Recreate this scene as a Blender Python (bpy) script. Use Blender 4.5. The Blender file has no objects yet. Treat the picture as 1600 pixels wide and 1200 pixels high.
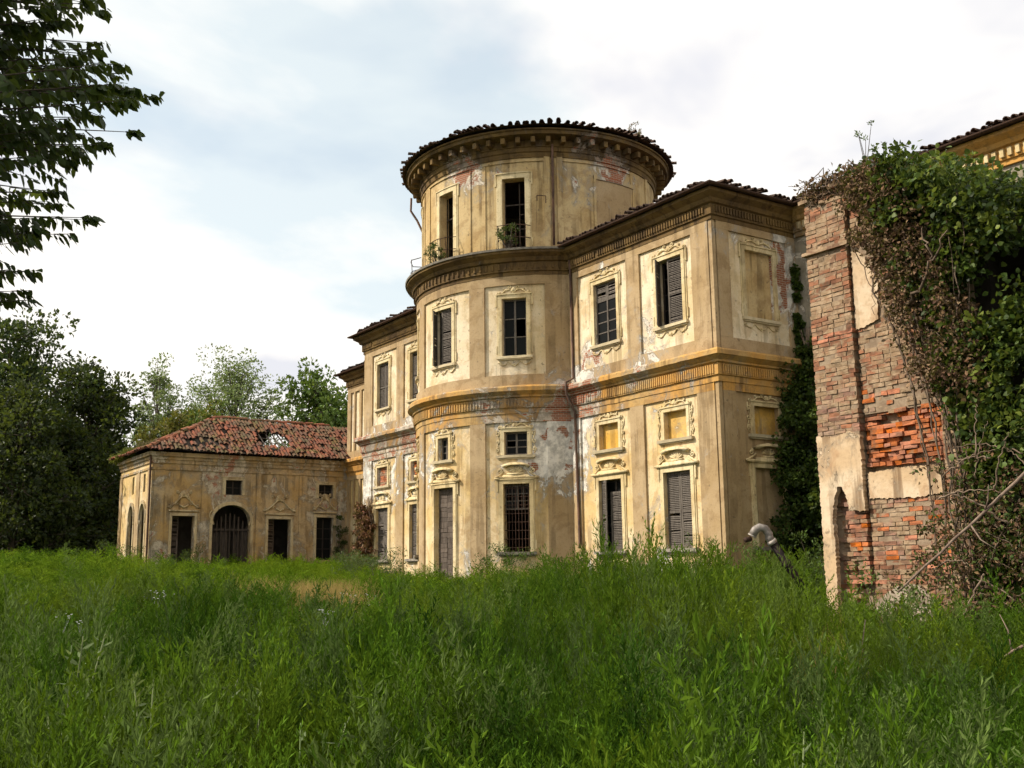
import bpy, bmesh, math, random
import numpy as np
from mathutils import Vector, Matrix
from mathutils.geometry import tessellate_polygon

S = bpy.context.scene
C = S.collection
R = math.radians
rnd = random.Random(11)
rng = np.random.default_rng(5)

# ------------------------------------------------------------------ camera
CAM = Vector((23.854, -24.035, 0.0))
YAW, PITCH, ROLL, FPX = R(55.934), R(10.114), R(-0.722), 1663.75
_fw = Vector((-math.sin(YAW)*math.cos(PITCH), math.cos(YAW)*math.cos(PITCH), math.sin(PITCH)))
_r = Vector((math.cos(YAW), math.sin(YAW), 0))
_u = _r.cross(_fw)
_r2 = math.cos(ROLL)*_r + math.sin(ROLL)*_u
_u2 = -math.sin(ROLL)*_r + math.cos(ROLL)*_u
cd = bpy.data.cameras.new('camera'); cam = bpy.data.objects.new('camera', cd); C.objects.link(cam)
m = Matrix.Identity(4)
for i in range(3):
    m[i][0], m[i][1], m[i][2], m[i][3] = _r2[i], _u2[i], -_fw[i], CAM[i]
cam.matrix_world = m
cd.sensor_width = 36; cd.lens = FPX/1600*36; cd.clip_end = 3000; cd.clip_start = .05
S.camera = cam

# ------------------------------------------------------------------ sky and sun
SUN_EL = R(41)
TO_SUN = Vector((-0.53*math.cos(SUN_EL), -0.848*math.cos(SUN_EL), math.sin(SUN_EL)))
W = bpy.data.worlds.new('World'); S.world = W; W.use_nodes = True
wn = W.node_tree.nodes; wl = W.node_tree.links; wn.clear()
def wnode(t, **k):
    n = wn.new(t)
    for a, b in k.items(): setattr(n, a, b)
    return n
sky = wnode('ShaderNodeTexSky', sky_type='NISHITA', sun_disc=False, sun_elevation=SUN_EL,
            sun_rotation=math.atan2(TO_SUN.x, TO_SUN.y), air_density=1.0, dust_density=1.6, ozone_density=1.0)
tc = wnode('ShaderNodeTexCoord')
sep = wnode('ShaderNodeSeparateXYZ'); wl.new(tc.outputs['Generated'], sep.inputs[0])
mx = wnode('ShaderNodeMath', operation='MAXIMUM'); wl.new(sep.outputs['Z'], mx.inputs[0]); mx.inputs[1].default_value = 0.0
ad = wnode('ShaderNodeMath', operation='ADD'); wl.new(mx.outputs[0], ad.inputs[0]); ad.inputs[1].default_value = .22
vd = wnode('ShaderNodeVectorMath', operation='DIVIDE'); wl.new(tc.outputs['Generated'], vd.inputs[0])
cb = wnode('ShaderNodeCombineXYZ')
for k in range(3): wl.new(ad.outputs[0], cb.inputs[k])
wl.new(cb.outputs[0], vd.inputs[1])
SKY_OFF = (-8.1, -2.4, 4.4)
def wnoise(scale, off, detail, rough):
    mp = wnode('ShaderNodeMapping'); mp.inputs['Location'].default_value = off
    mp.inputs['Scale'].default_value = (1, 1, .25)
    wl.new(vd.outputs[0], mp.inputs[0])
    n = wnode('ShaderNodeTexNoise'); n.inputs['Scale'].default_value = scale
    n.inputs['Detail'].default_value = detail; n.inputs['Roughness'].default_value = rough
    n.inputs['Distortion'].default_value = .25
    wl.new(mp.outputs[0], n.inputs['Vector']); return n
n1 = wnoise(.95, SKY_OFF, 7, .55)
n2 = wnoise(1.6, (6.1, 4.4, .3), 5, .5)
rp = wnode('ShaderNodeValToRGB'); wl.new(n1.outputs['Fac'], rp.inputs[0])
rp.color_ramp.elements[0].position = .36; rp.color_ramp.elements[0].color = (.40, .40, .40, 1)
rp.color_ramp.elements[1].position = .47; rp.color_ramp.elements[1].color = (1, 1, 1, 1)
cs = wnode('ShaderNodeValToRGB'); wl.new(n2.outputs['Fac'], cs.inputs[0])
cs.color_ramp.elements[0].position = .34; cs.color_ramp.elements[0].color = (10.6, 10.7, 11.4, 1)
cs.color_ramp.elements[1].position = .45; cs.color_ramp.elements[1].color = (14.6, 14.1, 13.3, 1)
hz = wnode('ShaderNodeMix', data_type='RGBA', blend_type='ADD')      # thin bright veil over the clear sky
hz.inputs[0].default_value = 1.; wl.new(sky.outputs[0], hz.inputs[6]); hz.inputs[7].default_value = (5.6, 7.0, 7.0, 1)
mixw = wnode('ShaderNodeMix', data_type='RGBA')
wl.new(rp.outputs[0], mixw.inputs[0]); wl.new(hz.outputs[2], mixw.inputs[6]); wl.new(cs.outputs[0], mixw.inputs[7])
bg = wnode('ShaderNodeBackground'); bg.inputs['Strength'].default_value = .067
wl.new(mixw.outputs[2], bg.inputs['Color'])
wo = wnode('ShaderNodeOutputWorld'); wl.new(bg.outputs[0], wo.inputs[0])

sd = bpy.data.lights.new('sun', 'SUN'); sd.energy = 5.0; sd.angle = R(.6); sd.color = (1, .905, .775)
sun = bpy.data.objects.new('sun', sd); C.objects.link(sun)
sun.rotation_euler = TO_SUN.to_track_quat('Z', 'Y').to_euler(); sun.location = (0, -40, 60)

S.view_settings.view_transform = 'Standard'; S.view_settings.look = 'None'
S.view_settings.gamma = 1; S.view_settings.use_curve_mapping = False
S.view_settings.exposure = 0.26
S.render.engine = 'CYCLES'
S.cycles.max_bounces = 4; S.cycles.transparent_max_bounces = 4
S.cycles.diffuse_bounces = 2; S.cycles.glossy_bounces = 2; S.cycles.transmission_bounces = 2
S.cycles.use_adaptive_sampling = True; S.cycles.adaptive_threshold = .04
S.cycles.use_denoising = True

def at(u, v, dist):
    """point seen at pixel (u, v) of the 1600x1200 photo, dist metres along the view axis"""
    return CAM + dist*(_fw + _r2*((u-800)/FPX) + _u2*((600-v)/FPX))

# ------------------------------------------------------------------ materials
class NT:
    def __init__(s, name):
        s.m = bpy.data.materials.new(name); s.m.use_nodes = True
        s.t = s.m.node_tree; s.t.nodes.clear()
        s.out = s.t.nodes.new('ShaderNodeOutputMaterial')
    def n(s, t, ins=None, **k):
        x = s.t.nodes.new(t)
        for a, b in k.items(): setattr(x, a, b)
        for a, b in (ins or {}).items():
            if hasattr(b, 'node'): s.t.links.new(b, x.inputs[a])
            else: x.inputs[a].default_value = b
        return x
    def noise(s, vec, scale, detail=5, rough=.55, dist=0):
        return s.n('ShaderNodeTexNoise', {'Vector': vec, 'Scale': scale, 'Detail': detail, 'Roughness': rough, 'Distortion': dist}).outputs['Fac']
    def math(s, op, a, b=0., c=0., clamp=False):
        x = s.n('ShaderNodeMath', {0: a, 1: b, 2: c}, operation=op); x.use_clamp = clamp; return x.outputs[0]
    def ramp(s, f, a, b):
        return s.n('ShaderNodeMapRange', {0: f, 1: a, 2: b, 3: 0., 4: 1.}, interpolation_type='SMOOTHSTEP').outputs[0]
    def mix(s, f, a, b):
        c = lambda q: q if hasattr(q, 'node') else (*q, 1)
        return s.n('ShaderNodeMix', {0: f, 6: c(a), 7: c(b)}, data_type='RGBA').outputs[2]
    def mapv(s, vec, scale=(1, 1, 1), loc=(0, 0, 0)):
        return s.n('ShaderNodeMapping', {0: vec, 'Scale': scale, 'Location': loc}).outputs[0]
    def pos(s): return s.n('ShaderNodeNewGeometry').outputs['Position']
    def bump(s, h, dist, st=1.):
        return s.n('ShaderNodeBump', {'Height': h, 'Distance': dist, 'Strength': st}).outputs[0]
    def done(s, col, rough=.9, nor=None, metal=0., spec=.2):
        b = s.n('ShaderNodeBsdfPrincipled', {'Base Color': col if hasattr(col, 'node') else (*col, 1), 'Roughness': rough, 'Metallic': metal, 'Specular IOR Level': spec})
        if nor is not None: s.t.links.new(nor, b.inputs['Normal'])
        s.t.links.new(b.outputs[0], s.out.inputs[0]); return s.m

def brickcol(t, p):
    sx = t.n('ShaderNodeSeparateXYZ', {0: p})
    v = t.n('ShaderNodeCombineXYZ', {0: t.math('ADD', sx.outputs[0], sx.outputs[1]), 1: sx.outputs[2], 2: 0.}).outputs[0]
    b = t.n('ShaderNodeTexBrick', {'Vector': v, 'Color1': (.34, .11, .05, 1), 'Color2': (.22, .085, .05, 1), 'Mortar': (.33, .27, .2, 1),
                                   'Scale': 1., 'Mortar Size': .012, 'Brick Width': .27, 'Row Height': .08})
    return b.outputs['Color']

def plaster(name, base, pale, dark, peel=.66, streak=.5, spots=(), grey=(.36, .32, .26), brick=.5, pscale=.9):
    t = NT(name); p = t.pos()
    big = t.noise(p, .45, 4, .6, .3)
    med = t.noise(t.mapv(p, loc=(7, 3, 1)), 1.7, 6, .68, .4)
    fine = t.noise(p, 14, 4, .6)
    c = t.mix(t.ramp(big, .40, .60), base, pale)
    c = t.mix(t.math('MULTIPLY', t.ramp(med, .49, .61), .52), c, dark)
    # rain streaks, broken up by a second noise
    st = t.noise(t.mapv(p, (2.2, 2.2, .14)), 1.5, 4, .6)
    sb = t.math('MULTIPLY', t.ramp(st, .50, .60), t.ramp(t.noise(t.mapv(p, loc=(5, 5, 2)), .7, 4), .38, .6))
    c = t.mix(t.math('MULTIPLY', sb, streak), c, tuple(q*.40 for q in dark))
    c = t.mix(t.math('MULTIPLY', t.ramp(fine, .45, .8), .3), c, tuple(q*.5 for q in dark))
    pk = t.noise(t.mapv(p, loc=(2, 9, 4)), 6.5, 3, .5)
    c = t.mix(t.math('MULTIPLY', t.ramp(pk, .66, .72), .55), c, (.12, .09, .06))
    pm = t.noise(t.mapv(p, (1, 1, .8), (3, 5, 8)), pscale, 7, .72, .6)
    for (x, y, z, rr, w) in spots:
        d = t.n('ShaderNodeVectorMath', {0: p, 1: (x, y, z)}, operation='DISTANCE').outputs['Value']
        pm = t.math('ADD', pm, t.math('MULTIPLY', t.ramp(d, rr, rr*.15), w))
    stain = t.ramp(pm, peel-.09, peel-.01)          # damp halo around the lost plaster
    c = t.mix(t.math('MULTIPLY', stain, .45), c, tuple(q*.8 for q in grey))
    mask = t.ramp(pm, peel, peel+.02)
    deep = t.ramp(pm, peel+.05, peel+.075)
    g = t.mix(t.ramp(t.noise(p, 3.1, 6, .7), .4, .6), grey, tuple(min(.8, q*1.75) for q in grey))
    c2 = t.mix(mask, c, g)
    c2 = t.mix(t.math('MULTIPLY', deep, t.ramp(t.noise(t.mapv(p, loc=(1, 1, 9)), 1.1, 4), .56-brick*.2, .6-brick*.2)), c2, brickcol(t, p))
    h = t.math('ADD', t.math('MULTIPLY', mask, -1.), t.math('ADD', t.math('MULTIPLY', med, .8), t.math('MULTIPLY', fine, .25)))
    return t.done(c2, .93, t.bump(h, .02))

SPW = [(-7.6, -.3, 4.5, 2.6, .19), (-7.5, 0, 6.3, 2.2, .15), (-2.9, 0, -.7, 2.6, .19), (-6, 0, -.9, 2.2, .17), (-8.1, -1.3, 4.6, 2.0, .19), (-9.6, -2.5, 6.2, 1.6, .12), (-11.8, -3.2, 5.6, 1.5, .12), (0, 2.9, 9.5, 2.0, .30), (0, 3.2, 11.0, 1.2, .16), (0, .7, 11.0, 1.6, .1),
       (-24.5, 0, 5.4, 4.2, .2), (-19.5, 0, 5.4, 4.2, .22), (-13.2, -3.2, 4.6, 1.8, .13), (-6.6, 0, 7.3, 2.0, .2), (-3.4, 0, 7.15, 1.7, .15), (-.6, 0, -.9, 1.6, .18), (-10.5, -2.9, -1, 2.4, .15), (-5.5, 0, 11.2, 1.8, .12), (-2.5, 0, 5.7, 1.2, .06)]
SPT = [(-10, -2.8, 17, 2.8, .10), (-7.4, 1, 16.2, 2.8, .16), (-7.6, 2.5, 15.6, 1.5, .15), (-12.3, -3.3, -1, 2.6, .1), (-8.6, -1.5, 5.2, 1.5, .12), (-11.2, -3, 15.8, 1.6, .15)]
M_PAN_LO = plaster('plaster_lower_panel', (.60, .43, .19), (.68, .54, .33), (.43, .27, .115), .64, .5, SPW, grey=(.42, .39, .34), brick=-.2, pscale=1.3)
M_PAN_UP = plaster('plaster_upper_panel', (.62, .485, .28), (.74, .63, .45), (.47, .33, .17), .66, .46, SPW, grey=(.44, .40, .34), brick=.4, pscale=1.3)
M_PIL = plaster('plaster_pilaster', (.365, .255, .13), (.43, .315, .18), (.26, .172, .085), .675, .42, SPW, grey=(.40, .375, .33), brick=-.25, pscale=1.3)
M_DRUM = plaster('plaster_drum', (.46, .32, .14), (.53, .40, .21), (.30, .19, .085), .655, .6, SPT, brick=.6)
M_CORN = plaster('plaster_cornice', (.52, .275, .07), (.46, .30, .12), (.25, .15, .07), .615, .6, SPW, grey=(.28, .24, .19))
M_EAVE_SHADE = plaster('plaster_eave_shade', (.13, .08, .032), (.19, .12, .042), (.055, .035, .02), .69, .6, SPT, grey=(.16, .13, .1))  # darkened plaster: the shadow under the eaves is put into the colour
M_STUC = plaster('stucco_trim', (.60, .47, .25), (.68, .57, .35), (.38, .27, .13), .70, .5, pscale=2)
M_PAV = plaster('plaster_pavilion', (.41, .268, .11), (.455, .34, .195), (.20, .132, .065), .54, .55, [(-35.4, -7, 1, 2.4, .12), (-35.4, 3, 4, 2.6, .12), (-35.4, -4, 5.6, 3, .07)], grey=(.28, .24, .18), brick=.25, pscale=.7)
M_PAVT = plaster('plaster_pavilion_trim', (.47, .36, .2), (.52, .43, .27), (.25, .17, .09), .62, .65, grey=(.3, .27, .22), brick=.2)
M_PALE = plaster('plaster_pale', (.52, .37, .22), (.64, .52, .37), (.38, .22, .11), .60, .75, brick=.9, pscale=1.9, grey=(.33, .26, .18))
M_GREYW = plaster('plaster_grey', (.30, .26, .19), (.36, .31, .23), (.17, .135, .09), .6, .5, pscale=.8)
M_NICHE = plaster('plaster_niche_ochre', (.58, .33, .06), (.60, .40, .14), (.36, .22, .07), .64, .5, grey=(.4, .33, .22), brick=.1, pscale=1.6)

def simple(name, c1, c2, scale=3, rough=.9, bumpd=.01, stretch=(1, 1, 1), metal=0., spec=.2, obj=True):
    t = NT(name); p = t.pos(); n = t.noise(t.mapv(p, stretch), scale, 7, .65, .3)
    c = t.mix(t.ramp(n, .35, .65), c1, c2)
    if obj:
        r = t.n('ShaderNodeObjectInfo').outputs['Random']
        c = t.n('ShaderNodeHueSaturation', {'Color': c, 'Value': t.math('MULTIPLY_ADD', r, .5, .75)}).outputs[0]
    return t.done(c, rough, t.bump(n, bumpd), metal, spec)
M_WOOD = simple('weathered_wood', (.085, .072, .06), (.16, .138, .115), 3, .9, .006, (9, 9, .8))
M_WOODB = simple('brown_boards', (.07, .053, .042), (.14, .112, .09), 3, .9, .006, (9, 9, .8))
M_WOODD = simple('dark_frame_wood', (.03, .024, .02), (.07, .055, .045), 3, .9, .004, (9, 9, .8))
M_IRON = simple('rusty_iron', (.045, .03, .025), (.10, .055, .035), 20, .8, .003, metal=.4)
M_PIPE = simple('painted_downpipe', (.07, .045, .035), (.16, .09, .06), 5, .7, .004, (1, 1, .4))
M_SILL = simple('stone_sill', (.17, .15, .125), (.28, .25, .2), 6, .95, .01)
M_SILLP = simple('pale_sill', (.46, .38, .24), (.56, .47, .31), 6, .95, .01)
M_BLACK = simple('shade_and_underlay_dark', (.03, .025, .02), (.05, .042, .034), 2, 1., .01)  # near-black; shade painted on ruin wall, ceiling and pavilion partition, also roof underlay
M_STONE = simple('rubble', (.2, .155, .11), (.36, .3, .23), 4, .95, .02)
def brickmat(name, c1, c2, cover):
    """fired clay with remains of lime and dirt smeared across neighbouring bricks"""
    t = NT(name); p = t.pos(); n = t.noise(p, 8, 7, .65, .3); r = t.n('ShaderNodeObjectInfo').outputs['Random']
    c = t.mix(t.ramp(n, .35, .65), c1, c2)
    vn = t.n('ShaderNodeTexWhiteNoise', {'Vector': t.n('ShaderNodeVectorMath', {0: t.mapv(p, (3.7, .01, 11.4)), 1: (1, 1, 1)}, operation='SNAP').outputs[0]}).outputs['Value']
    c = t.n('ShaderNodeHueSaturation', {'Color': c, 'Value': t.math('MULTIPLY_ADD', vn, .7, .62), 'Saturation': t.math('MULTIPLY_ADD', r, .3, .8)}).outputs[0]
    lim = t.noise(t.mapv(p, (1, 1, 1.6), (4, 2, 6)), 1.9, 8, .7, .5)
    c = t.mix(t.math('MULTIPLY', t.ramp(lim, .56-cover*.2, .66-cover*.2), .85), c, t.mix(t.ramp(n, .4, .6), (.26, .18, .105), (.38, .28, .18)))
    c = t.mix(t.math('MULTIPLY', t.ramp(t.noise(t.mapv(p, loc=(9, 1, 3)), 2.6, 6, .7), .53, .66), .6), c, (.10, .075, .05))
    return t.done(c, .95, t.bump(t.math('ADD', n, t.math('MULTIPLY', lim, .6)), .018))
M_BRICK = brickmat('old_brick', (.29, .14, .085), (.22, .11, .07), .42)
M_BRICKO = brickmat('fresh_orange_brick', (.42, .135, .045), (.31, .10, .04), 0.)
M_BRICKG = brickmat('weathered_brick', (.28, .17, .105), (.22, .135, .09), .7)
M_MORTAR = simple('mortar', (.21, .15, .10), (.31, .235, .16), 5, 1., .02, obj=False)
M_BARK = simple('bark', (.05, .04, .03), (.11, .09, .07), 6, .95, .02, (2, 2, .4))
M_VINE = simple('dry_vine_stem', (.11, .078, .052), (.19, .14, .10), 6, .9, .01)
M_STICK = simple('bare_stick', (.16, .11, .085), (.27, .20, .15), 9, .85, .005)
M_GALV = simple('galvanised_pipe', (.22, .195, .17), (.40, .36, .32), 9, .55, .004, metal=.2)
M_DPIPE = simple('sooty_pipe', (.018, .014, .014), (.045, .03, .026), 9, .7, .004, spec=.1)
t = NT('old_glass'); M_GLASS = t.done((.008, .009, .009), .42, t.bump(t.noise(t.pos(), 3.5, 3), .012), 0., .07)

t = NT('clay_tile_dark'); p = t.pos(); r = t.n('ShaderNodeObjectInfo').outputs['Random']
c = t.mix(t.ramp(t.noise(p, 5, 6, .7), .4, .65), (.05, .036, .028), (.10, .064, .045)); c = t.mix(t.math('MULTIPLY', r, .4), c, (.12, .065, .045))
M_TILE = t.done(c, .92, t.bump(t.noise(p, 30, 4), .006))
t = NT('clay_tile_red'); p = t.pos(); a = t.n('ShaderNodeAttribute', attribute_name='col').outputs['Color']
c = t.mix(t.math('MULTIPLY', t.ramp(t.noise(p, .8, 7, .72), .46, .60), .8), a, (.095, .078, .045))
c = t.mix(t.math('MULTIPLY', t.ramp(t.noise(t.mapv(p, loc=(3, 7, 1)), 1.1, 6, .7), .52, .62), .7), c, (.085, .085, .025))
M_TILER = t.done(c, .92, t.bump(t.noise(p, 30, 4), .006))

def leafmat(name, trans=.35, rough=.5, tint=None, spec=.2):
    t = NT(name)
    a = t.n('ShaderNodeAttribute', attribute_name='col').outputs['Color']
    if tint: a = t.mix(t.ramp(t.noise(t.pos(), tint[1], 3), .4, .62), a, tint[0])
    b = t.n('ShaderNodeBsdfPrincipled', {'Base Color': a, 'Roughness': rough, 'Specular IOR Level': spec})
    tr = t.n('ShaderNodeBsdfTranslucent', {'Color': t.n('ShaderNodeMix', {0: .5, 6: a, 7: (.16, .20, .02, 1)}, data_type='RGBA').outputs[2]})
    mm = t.n('ShaderNodeMixShader', {0: trans, 1: b.outputs[0], 2: tr.outputs[0]})
    t.t.links.new(mm.outputs[0], t.out.inputs[0]); return t.m
M_LEAF = leafmat('leaf')
M_LEAFD = leafmat('dry_leaf', .2, .8)
def grassmat(name, c1, c2, c3):
    t = NT(name); r = t.n('ShaderNodeObjectInfo').outputs['Random']; p = t.pos()
    a = t.n('ShaderNodeAttribute', attribute_name='col').outputs['Color']
    c = t.mix(r, c1, c2)
    c = t.mix(t.math('MULTIPLY', t.ramp(t.noise(t.mapv(p, (1, 1, .1)), .22, 4, .6), .42, .62), .8), c, c3)
    c = t.n('ShaderNodeMix', {0: 1., 6: c, 7: a}, data_type='RGBA', blend_type='MULTIPLY').outputs[2]
    b = t.n('ShaderNodeBsdfPrincipled', {'Base Color': c, 'Roughness': .7, 'Specular IOR Level': .06})
    tr = t.n('ShaderNodeBsdfTranslucent', {'Color': c})
    mm = t.n('ShaderNodeMixShader', {0: .38, 1: b.outputs[0], 2: tr.outputs[0]})
    t.t.links.new(mm.outputs[0], t.out.inputs[0]); return t.m
M_GRASS = grassmat('grass_green', (.034, .082, .006), (.10, .18, .009), (.155, .215, .014))
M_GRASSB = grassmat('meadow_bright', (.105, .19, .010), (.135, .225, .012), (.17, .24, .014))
M_WEED = grassmat('weed_green', (.026, .066, .006), (.085, .165, .011), (.135, .205, .014))
M_WEEDG = grassmat('weed_grey_green', (.07, .115, .028), (.125, .18, .05), (.14, .20, .035))
M_DRY = grassmat('grass_dry', (.33, .23, .08), (.42, .31, .12), (.25, .22, .06))

# ------------------------------------------------------------------ mesh helpers
def tag(o, label=None, cat=None, group=None, kind=None):
    for k, v in (('label', label), ('category', cat), ('group', group), ('kind', kind)):
        if v: o[k] = v
    return o
def empty(name, loc=(0, 0, 0)):
    o = bpy.data.objects.new(name, None); o.location = loc; o.empty_display_size = .3; C.objects.link(o); return o
def link(o, parent=None):
    C.objects.link(o)
    if parent is not None:      # every object keeps its own transform in world space
        o.parent = parent; o.matrix_parent_inverse = parent.matrix_basis.inverted()
    return o

class Flat:
    def __init__(s, o, sd, nd): s.o, s.s, s.nd = Vector(o), Vector(sd), Vector(nd); s.step = 1e9
    def P(s, a, z, d=0.): return s.o + s.s*a + s.nd*d + Vector((0, 0, z))
class Cyl:
    def __init__(s, x, y, r): s.x, s.y, s.r = x, y, r; s.step = r*R(4)
    def P(s, a, z, d=0.):
        th = a/s.r; q = s.r+d
        return Vector((s.x+q*math.sin(th), s.y-q*math.cos(th), z))
def lerp(a, b, t): return a+(b-a)*t

class MB:
    def __init__(s): s.v, s.f = [], []
    def add(s, vs, fs):
        k = len(s.v); s.v += [tuple(v) for v in vs]; s.f += [tuple(i+k for i in f) for f in fs]; return s
    def box(s, M, s0, s1, z0, z1, d0, d1, j=0.):
        n = max(1, math.ceil((s1-s0)/M.step)); vs, fs = [], []
        for i in range(n+1):
            a = lerp(s0, s1, i/n)
            for (z, d) in ((z0, d0), (z0, d1), (z1, d1), (z1, d0)):
                q = M.P(a, z, d)
                if j: q = q + Vector((rnd.uniform(-j, j), rnd.uniform(-j, j), rnd.uniform(-j, j)))
                vs.append(q)
        for i in range(n):
            b = i*4
            for k in range(4): fs.append((b+k, b+(k+1) % 4, b+4+(k+1) % 4, b+4+k))
        fs.append((0, 1, 2, 3)); fs.append((n*4+3, n*4+2, n*4+1, n*4))
        return s.add(vs, fs)
    def quad(s, a, b, c, d): return s.add((a, b, c, d), ((0, 1, 2, 3),))
    def poly(s, M, pts, d0, d1):
        """extrude an outline given in (s, z) from depth d0 to d1"""
        n = len(pts); tri = tessellate_polygon([[Vector((a, z, 0)) for a, z in pts]])
        vs = [M.P(a, z, d0) for a, z in pts]+[M.P(a, z, d1) for a, z in pts]
        fs = [tuple(t) for t in tri]+[tuple(i+n for i in t) for t in tri]+[(i, (i+1) % n, (i+1) % n+n, i+n) for i in range(n)]
        return s.add(vs, fs)
    def tube(s, pts, rad, n=6, cap=True):
        pts = [Vector(p) for p in pts]
        rad = rad if hasattr(rad, '__len__') else [rad]*len(pts)
        ref = None; vs, fs = [], []
        for i, p in enumerate(pts):
            d = (pts[min(i+1, len(pts)-1)]-pts[max(i-1, 0)])
            d = d.normalized() if d.length > 1e-9 else Vector((0, 0, 1))
            if ref is None: ref = d.orthogonal().normalized()
            ref = (ref-d*ref.dot(d)); ref = ref.normalized() if ref.length > 1e-6 else d.orthogonal().normalized()
            b = d.cross(ref)
            for k in range(n):
                a = 2*math.pi*k/n; vs.append(p+(ref*math.cos(a)+b*math.sin(a))*rad[i])
        for i in range(len(pts)-1):
            for k in range(n): fs.append((i*n+k, i*n+(k+1) % n, (i+1)*n+(k+1) % n, (i+1)*n+k))
        if cap: fs.append(tuple(range(n-1, -1, -1))); fs.append(tuple((len(pts)-1)*n+k for k in range(n)))
        return s.add(vs, fs)
    def curve(s, M, pts, r, d=.03, n=5):
        rr = r if hasattr(r, '__len__') else [r*rnd.uniform(.55, 1.1) for _ in pts]
        return s.tube([M.P(a+rnd.gauss(0, .006), z+rnd.gauss(0, .006), d*.7) for a, z in pts], rr, n)
    def sweep(s, path, prof, jit=0.):
        """closed profile of (d, z) carried along a plan path, outward to the right"""
        P = [Vector((x, y)) for x, y in path]; n = len(prof); vs, fs = [], []
        def nrm(a, b): d = (b-a).normalized(); return Vector((d.y, -d.x))
        for i, p in enumerate(P):
            if i == 0: o = nrm(P[0], P[1])
            elif i == len(P)-1: o = nrm(P[-2], P[-1])
            else:
                a, b = nrm(P[i-1], p), nrm(p, P[i+1]); o = (a+b)/(1+a.dot(b))
            for d, z in prof: vs.append((p.x+o.x*d, p.y+o.y*d, z+rnd.uniform(-jit, jit)))
        for i in range(len(P)-1):
            for k in range(n): fs.append((i*n+k, i*n+(k+1) % n, (i+1)*n+(k+1) % n, (i+1)*n+k))
        fs.append(tuple(range(n))); fs.append(tuple((len(P)-1)*n+k for k in range(n-1, -1, -1)))
        return s.add(vs, fs)
    def build(s, name, mat, parent=None, smooth=False, recalc=True, bevel=0.):
        me = bpy.data.meshes.new(name); me.from_pydata(s.v, [], s.f)
        if recalc or bevel:
            bm = bmesh.new(); bm.from_mesh(me)
            if bevel: bmesh.ops.bevel(bm, geom=bm.edges[:], offset=bevel, segments=1, affect='EDGES')
            bmesh.ops.recalc_face_normals(bm, faces=bm.faces); bm.to_mesh(me); bm.free()
        if smooth: me.shade_smooth()
        me.materials.append(mat); me.update()
        o = bpy.data.objects.new(name, me); return link(o, parent)

def inst(name, me, mat4, parent, scale=None):
    o = bpy.data.objects.new(name, me); o.matrix_basis = mat4; return link(o, parent)

def wall(M, s0, s1, z0, z1, holes=(), depth=.34, extra=()):
    """a wall shell at d=0 with real openings and their reveals; holes = (a, b, c, d[, back]) back: blind niche depth"""
    mb = MB()
    ss = sorted({s0, s1, *[h[0] for h in holes], *[h[1] for h in holes], *extra})
    zz = sorted({z0, z1, *[h[2] for h in holes], *[h[3] for h in holes]})
    s2 = [ss[0]]
    for a in ss[1:]:
        n = max(1, math.ceil((a-s2[-1])/M.step)); b = s2[-1]
        s2 += [lerp(b, a, (i+1)/n) for i in range(n)]
    for i in range(len(s2)-1):
        for j in range(len(zz)-1):
            ca, cz = (s2[i]+s2[i+1])/2, (zz[j]+zz[j+1])/2
            if any(h[0] < ca < h[1] and h[2] < cz < h[3] for h in holes): continue
            mb.quad(M.P(s2[i], zz[j]), M.P(s2[i+1], zz[j]), M.P(s2[i+1], zz[j+1]), M.P(s2[i], zz[j+1]))
    for h in holes:
        a, b, c, d = h[:4]; dp = -(h[4] if len(h) > 4 else depth)
        mb.quad(M.P(a, c), M.P(a, d), M.P(a, d, dp), M.P(a, c, dp))
        mb.quad(M.P(b, c), M.P(b, d), M.P(b, d, dp), M.P(b, c, dp))
        mb.quad(M.P(a, d), M.P(b, d), M.P(b, d, dp), M.P(a, d, dp))
        mb.quad(M.P(a, c), M.P(b, c), M.P(b, c, dp), M.P(a, c, dp))
    return mb

def dentils(mb, path, z0, z1, d0, d1, w, gap):
    for i in range(len(path)-1):
        a, b = Vector(path[i]), Vector(path[i+1]); L = (b-a).length
        if L < w: continue
        t = (b-a)/L; M = Flat((a.x, a.y, 0), (t.x, t.y, 0), (t.y, -t.x, 0))
        n = max(1, int(L/(w+gap)))
        for k in range(n):
            s = (k+.5)*L/n
            if rnd.random() < .04: continue
            mb.box(M, s-w/2, s+w/2, z0, z1, d0, d1)
    return mb
def arc(cx, cy, r, a0, a1, n):
    return [(cx+r*math.sin(R(lerp(a0, a1, i/n))), cy-r*math.cos(R(lerp(a0, a1, i/n)))) for i in range(n+1)]

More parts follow.
